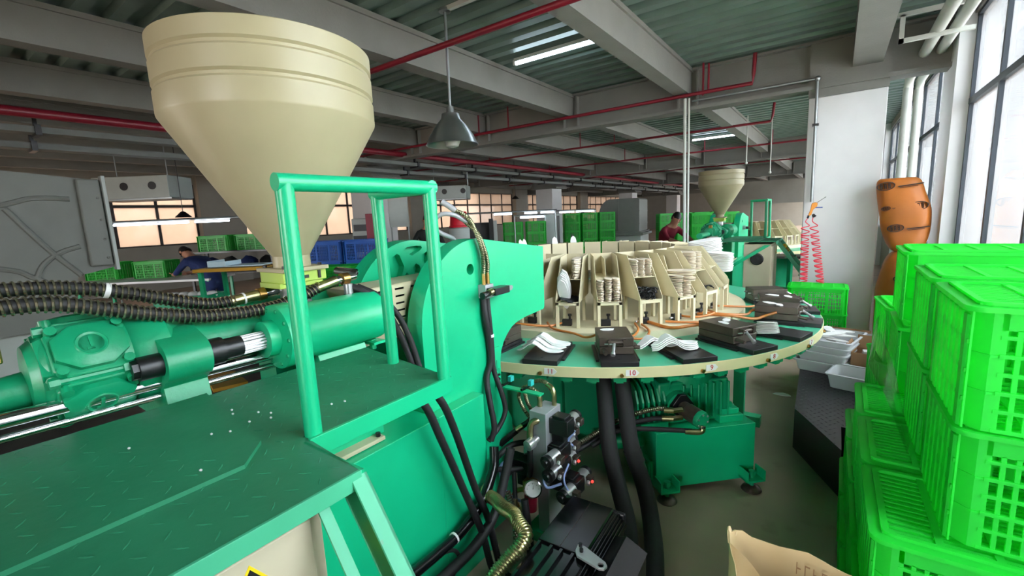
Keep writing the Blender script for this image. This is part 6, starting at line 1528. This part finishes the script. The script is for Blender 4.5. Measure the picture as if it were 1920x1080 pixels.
def make_background():
    big_hood()
    hood(-6.78, 17.0, 1.0, 1.55, 1.5, 1.27, radians(8), 'distant grey fibreglass oven hood between the green crate stacks')
    chiller(-11.4, 3.25, 2.66, radians(37), 'pale grey air unit with two round outlets above the left windows')
    chiller(-6.5, 6.9, 2.24, radians(30), 'small grey air unit with round outlets behind the guardrail corner', .6, .26) if False else None
    chiller(-9.2, 9.9, 2.55, radians(30), 'grey air unit with two round outlets behind the guardrail corner', 1.0, .36)
    # benches and lights along the left
    bench(-9.75, 2.75, 2.3, .75, .96, radians(36.5), 'long bench with white edge below the left windows', WHITES)
    light_rail(-11.94, 2.65, -8.9, 4.85, 1.95, [(.05, .45), (.485, .667)], 'lamp rail with two lit tubes over the bench below the left windows')
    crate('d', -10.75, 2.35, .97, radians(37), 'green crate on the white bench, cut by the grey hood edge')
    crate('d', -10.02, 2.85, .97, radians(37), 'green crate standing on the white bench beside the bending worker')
    RK = T(-9.63, 4.09, 0, radians(37))
    rk = thing('goods_rack', 'dark shelf rack with green crates above dark cloth bundles, left of the hopper', 'rack', (-9.63, 4.09, 0))
    for z in (.95, 1.36): MB().box((-.80, -.28, z-.03), (.80, .28, z), RK).build('shelf', BLACKP, rk, smooth=0)
    for sx in (-.78, .78):
        for sy in (-.26, .26): MB().box((sx-.02, sy-.02, 0), (sx+.02, sy+.02, 1.36), RK).build('upright', BLACKP, rk, smooth=0)
    for i, sx in enumerate((-.36, .36)):
        c = RK @ Vector((sx, 0, 1.362)); crate('d', c.x, c.y, c.z, radians(37), ('left green crate of the pair raised on the dark rack', 'green crate of the raised pair nearer the hopper')[i])
    for i in range(4):
        c = RK @ Vector((-.55+.37*i, 0, 1.10)); mb = MB().sphere(c, .17, 16, 10, (1, .85, .88))
        mb.v = [p+(p-c)*(.10*sin(p.x*31)*sin(p.y*23)+.08*sin(p.z*40)) for p in mb.v]
        o = mb.build('cloth_bundle', CLOTHB if i % 2 else CLOTHN, smooth=60); tag(o, ('leftmost dark bundle on the rack shelf', 'second dark bundle on the rack shelf', 'third dark bundle on the rack shelf', 'dark bundle on the rack shelf nearest the hopper')[i], 'bundle')
    t = thing('parts_tray', 'pale blue shallow tray raised beside the hopper flange', 'tray', (-5.4, 2.4, 1.38))
    M_ = T(-5.42, 2.33, 1.355, radians(36))
    MB().box((-.30, -.15, 0), (.30, .15, .012), M_).box((-.30, -.15, 0), (-.12, -.14, .06), M_).box((-.30, -.15, 0), (-.29, .15, .07), M_).box((-.12, -.15, .0), (-.10, .15, .06), M_).build('tray_body', PALEB, t, bevel=.003)
    bench(-5.42, 2.33, .8, .5, 1.35, radians(36), 'tall dark stand under the pale blue tray', OCHRE)
    t = bin_('parts_bin', -6.75, 2.2, .80, .75, .35, .16, radians(35), 'teal tub heaped with white pieces behind the spring guarded hose', GREENM)
    for i in range(6):
        o = MB().sphere((-7.0+.1*i, 2.03+.07*i, .95), .08, 8, 6, (1, .8, .6)).build('cloth_piece', WHITEF, smooth=60); tag(o, 'white cloth piece heaped in the teal tub, %s along it' % ORD[i+1], 'cloth', 'white pieces in the teal tub')
    bench(-6.75, 2.2, 1.3, .6, .80, radians(35), 'low stand under the teal tub')
    # blue crates, cabinet and red post behind the hopper
    for i in range(2):
        for j in range(3): crate('b', -6.45+.55*i, 4.05+.30*i, .62+.30*j, radians(33), 'blue crate, %s of the %s blue stack behind the hopper' % (('lowest', 'middle', 'top')[j], ('left', 'right')[i]), 'blue crates behind the hopper')
    bench(-6.2, 4.2, 1.4, .5, .615, radians(33), 'low stand under the blue crates')
    crate('d', -5.95, 3.85, .87, radians(33), 'green crate in front of the blue crates by the hopper'); crate('d', -5.5, 4.12, .84, radians(30), 'green crate right of the other one before the blue crates')
    bench(-5.72, 4.0, 1.3, .45, .84, radians(32), 'bench under the two green crates before the blue ones')
    t = thing('sealing_machine', 'grey bench machine with slotted front behind the blue crates', 'machine', (-7.15, 5.35, 0))
    B = T(-7.15, 5.35, 0, radians(37))
    MB().box((-.26, -.25, 0), (.26, .25, 1.45), B).box((-.22, -.25, 1.45), (.22, .1, 1.86), B).build('machine_body', LGREY, t, bevel=.02)
    MB().box((-.18, -.27, 1.63), (.16, -.25, 1.75), B).box((-.2, -.27, 1.25), (.2, -.25, 1.55), B).build('front_panel', BLACKP, t, smooth=0)
    t = thing('red_cabinet', 'dark red upright hydrant cabinet beside the capped column', 'cabinet', (-6.46, 4.97, 0))
    MB().box((-.07, -.25, .2), (.10, .25, 1.92)).xf(T(-6.46, 4.97, 0, radians(37))).build('cabinet_body', REDV, t, bevel=.006); MB().box((-.06, -.27, .3), (.09, -.25, 1.86)).xf(T(-6.46, 4.97, 0, radians(37))).build('cabinet_door', REDV, t, smooth=0); MB().box((-.2, -.2, 0), (.2, .2, .2)).xf(T(-6.46, 4.97, 0, radians(37))).build('plinth', BLACKP, t, smooth=0)
    t = thing('wall_cabinet', 'pale grey cabinet hung on posts left of the seated worker', 'cabinet', (-7.6, 6.5, 1.7)); B = T(-7.65, 6.55, 0, radians(45))
    MB().box((-.20, -.12, 1.66), (.20, .12, 2.40), B).build('cabinet_body', LGREY, t, bevel=.006); MB().box((-.18, -.14, 1.7), (.18, -.12, 2.36), B).build('cabinet_door', LGREY, t, smooth=0)
    for sx in (-.18, .18): MB().box((sx-.015, -.015, 0), (sx+.015, .015, 1.66), B).build('post', GALV, t, smooth=0)
    # red bucket on a grey cabinet
    t = thing('storage_drum', 'grey drum below the red bucket, right of the seated worker', 'drum', (-6.3, 6.95, 0)); MB().lathe([(.20, 0), (.21, .02), (.21, 1.58), (.19, 1.6)], (-6.3, 6.95, 0), n=24).build('drum_body', LGREY, t)
    t = thing('red_bucket', 'red plastic bucket upside down on the grey drum', 'bucket', (-6.3, 6.95, 1.6)); MB().lathe([(.20, 1.602), (.20, 1.64), (.19, 1.645), (.165, 1.9), (.15, 1.92)], (-6.3, 6.95, 0), n=24).build('bucket_body', REDB, t); MB().lathe([(.203, 1.602), (.21, 1.61), (.21, 1.63), (.203, 1.64)], (-6.3, 6.95, 0), n=24).build('bucket_rim', REDB, t)
    # light rails behind
    light_rail(-8.7, 9.95, -6.6, 11.5, 1.86, [(.30, .50), (.64, .78), (.82, .97)], 'lamp rail with three lit tubes over the crate stacks')
    light_rail(-7.5, 10.6, -6.8, 11.2, 1.74, [(.2, .95)], 'short lit tube hung lower behind the crates')
    light_rail(-8.3, 14.0, -7.0, 15.0, 1.86, [(.2, .52), (.56, .95)], 'lamp rail with two lit tubes over the far crate wall')
    # a dark green frame with a lit panel
    t = thing('test_stand', 'tall dark frame stand with small lit spots left of the crate stacks', 'stand', (-7.9, 9.2, 0)); B = T(-7.7, 9.3, 0, radians(37))
    MB().box((-.55, -.3, 0), (.25, .3, 1.05), B).box((.25, -.25, 0), (.36, .25, 1.75), B).box((-.55, -.28, 1.60), (.25, .28, 1.66), B).box((-.55, .2, 1.0), (.25, .28, 1.62), B).build('stand_frame', BLACKP, t, smooth=0)
    MB().box((.37, -.2, .9), (.46, .1, 1.7), B).build('side_panel', LGREY, t, smooth=0)
    # crate walls: (x, y, columns, rows)
    def wall_of(kind, x, y, rz, n, m, dx, lab, z0=.0, scl=1.):
        for i in range(n):
            for j in range(m):
                crate(kind, x+dx*i*cos(rz), y+dx*i*sin(rz), z0+.30*scl*j, rz, 'green crate %s up, %s column, %s' % (ORD[j+1], ORD[i+1], lab), 'green crates in the '+lab, scl)
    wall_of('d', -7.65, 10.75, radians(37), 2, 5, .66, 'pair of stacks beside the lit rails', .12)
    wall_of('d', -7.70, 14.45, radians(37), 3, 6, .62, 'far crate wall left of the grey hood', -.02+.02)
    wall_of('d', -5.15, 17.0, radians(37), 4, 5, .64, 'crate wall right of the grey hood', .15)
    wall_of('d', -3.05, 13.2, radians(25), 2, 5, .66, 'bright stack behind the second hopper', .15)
    wall_of('g', .9, 12.2, radians(0), 1, 2, .66, 'heap behind the second machine', .9) if False else None
    t = thing('bulletin_board', 'pale board leaning between the lit crate stacks', 'board', (-7.02, 12.0, 0)); B = T(-7.02, 12.0, 0, radians(37))
    MB().box((-.28, -.02, .15), (.28, .02, 1.80), B).build('board_panel', LGREY, t, bevel=.01)
    for sx in (-.24, .24): MB().box((sx-.02, .02, 0), (sx+.02, .10, .3), B).build('foot', GALV, t, smooth=0)
    for k, x in enumerate((-.1,)):
        pass
    t = thing('trolley', 'thin dark trolley frame before the pale board', 'trolley', (-6.3, 11.2, 0)); B = T(-6.25, 11.35, 0, radians(37))
    for sx in (-.2, .2):
        for sy in (-.15, .15): MB().box((sx-.015, sy-.015, .06), (sx+.015, sy+.015, 1.75 if sx < 0 else 1.2), B).build('upright', BLACKP, t, smooth=0)
    MB().box((-.22, -.17, .9), (.22, .17, .93), B).box((-.22, -.17, .2), (.22, .17, .23), B).build('shelf', BLACKP, t, smooth=0)
    for sx in (-.2, .2): MB().sphere(B @ Vector((sx, 0, .03)), .03, 8, 6).build('caster', RUBBER, t)
    # smaller pendant lamps far away
    for i, (x, y, z, lab) in enumerate(((-10.66, 3.6, 2.05, 'small dark pendant lamp before the left windows'), (-9.3, 13.3, 2.4, 'tiny dark pendant lamp above the crate stacks'))):
        t = thing('pendant_lamp', lab, 'lamp', (x, y, z)); MB().cyl((x, y, z+.12), (x, y, 3.75), .008, 6).build('cord', BLACKP, t)
        MB().lathe([(.02, .12), (.05, .10), (.15, 0), (.14, 0)], (x, y, z), n=20).build('lamp_shade', BLACKP, t)
    for i, (x, y) in enumerate(((-1.75, 11.8), (-1.35, 12.6))):
        t = thing('sprinkler_drop', ('white sprinkler drop beside the second hopper', 'longer white sprinkler drop right of the second hopper')[i], 'sprinkler', (x, y, 2.9)); z = (2.75, 2.55)[i]
        MB().cyl((x, y, z), (x, y, 3.79), .012, 8).build('drop_pipe', PVC, t); MB().sphere((x, y, z), .03, 8, 6).build('sprinkler_head', PVC, t)
    t = thing('partition', 'low grey partition wall at the far end past the second machine', 'partition', (-.4, 30, 0)); MB().box((-6, 29.9, 1.9), (1.0, 30.1, 3.2)).build('upper_panel', PLASTER, t, smooth=0); MB().box((-6, 29.9, 0), (-5.9, 30.1, 1.9)).box((.9, 29.9, 0), (1.0, 30.1, 1.9)).build('post', PLASTER, t, smooth=0)
    # things beside the second machine, behind the column
    bench(-.75, 9.05, .8, .5, .9, 0, 'dark stand below the second turntable by the column', BLACKP)

# ================================================================== BUILD ALL
H1 = make_hopper(); P1 = make_platform(); C1 = make_cabinet(); U1 = make_unit(); F1 = make_press()
T1 = make_turntable(); B1 = make_base()
make_racks()
# second machine of the same kind, one bay farther on
OFF = Vector((.09, 7.43, 0))
def second():
    tab = {}
    for c in bpy.data.objects:
        if c.parent: tab.setdefault(c.parent.name, []).append(c)
    for o, lab in ((H1, 'smaller looking distant cream hopper on the second machine'), (P1, 'distant green platform with guardrail and ladder on the second machine'), (C1, 'distant beige cabinet below the second platform'),
                   (U1, 'distant green injection unit under the second hopper'), (F1, 'distant green press frame of the second machine'), (T1, 'distant rotary table of the second machine behind the column'), (B1, 'distant drum base under the second rotary table')):
        c = copy_tree(o, None, tab); c.location = o.location+OFF; tag(c, lab, o['category'])
    for k in (11, 10, 9, 8, 7, 6):
        o = RACKS[k]; c = copy_tree(o, None, tab); c.location = o.location+OFF; tag(c, 'distant beige rack on the second rotary table, %s seen from the guardrail' % ORD[12-k], 'rack', 'racks on the second table')
second()
fill_racks(); make_moulds(); make_drive(); make_manifold(); make_servo(); make_loose_hoses()
make_crate_protos(); make_near_crates(); make_bag(); make_platform_bins(); make_column_things(); make_orange_sacks()
make_background(); make_people()
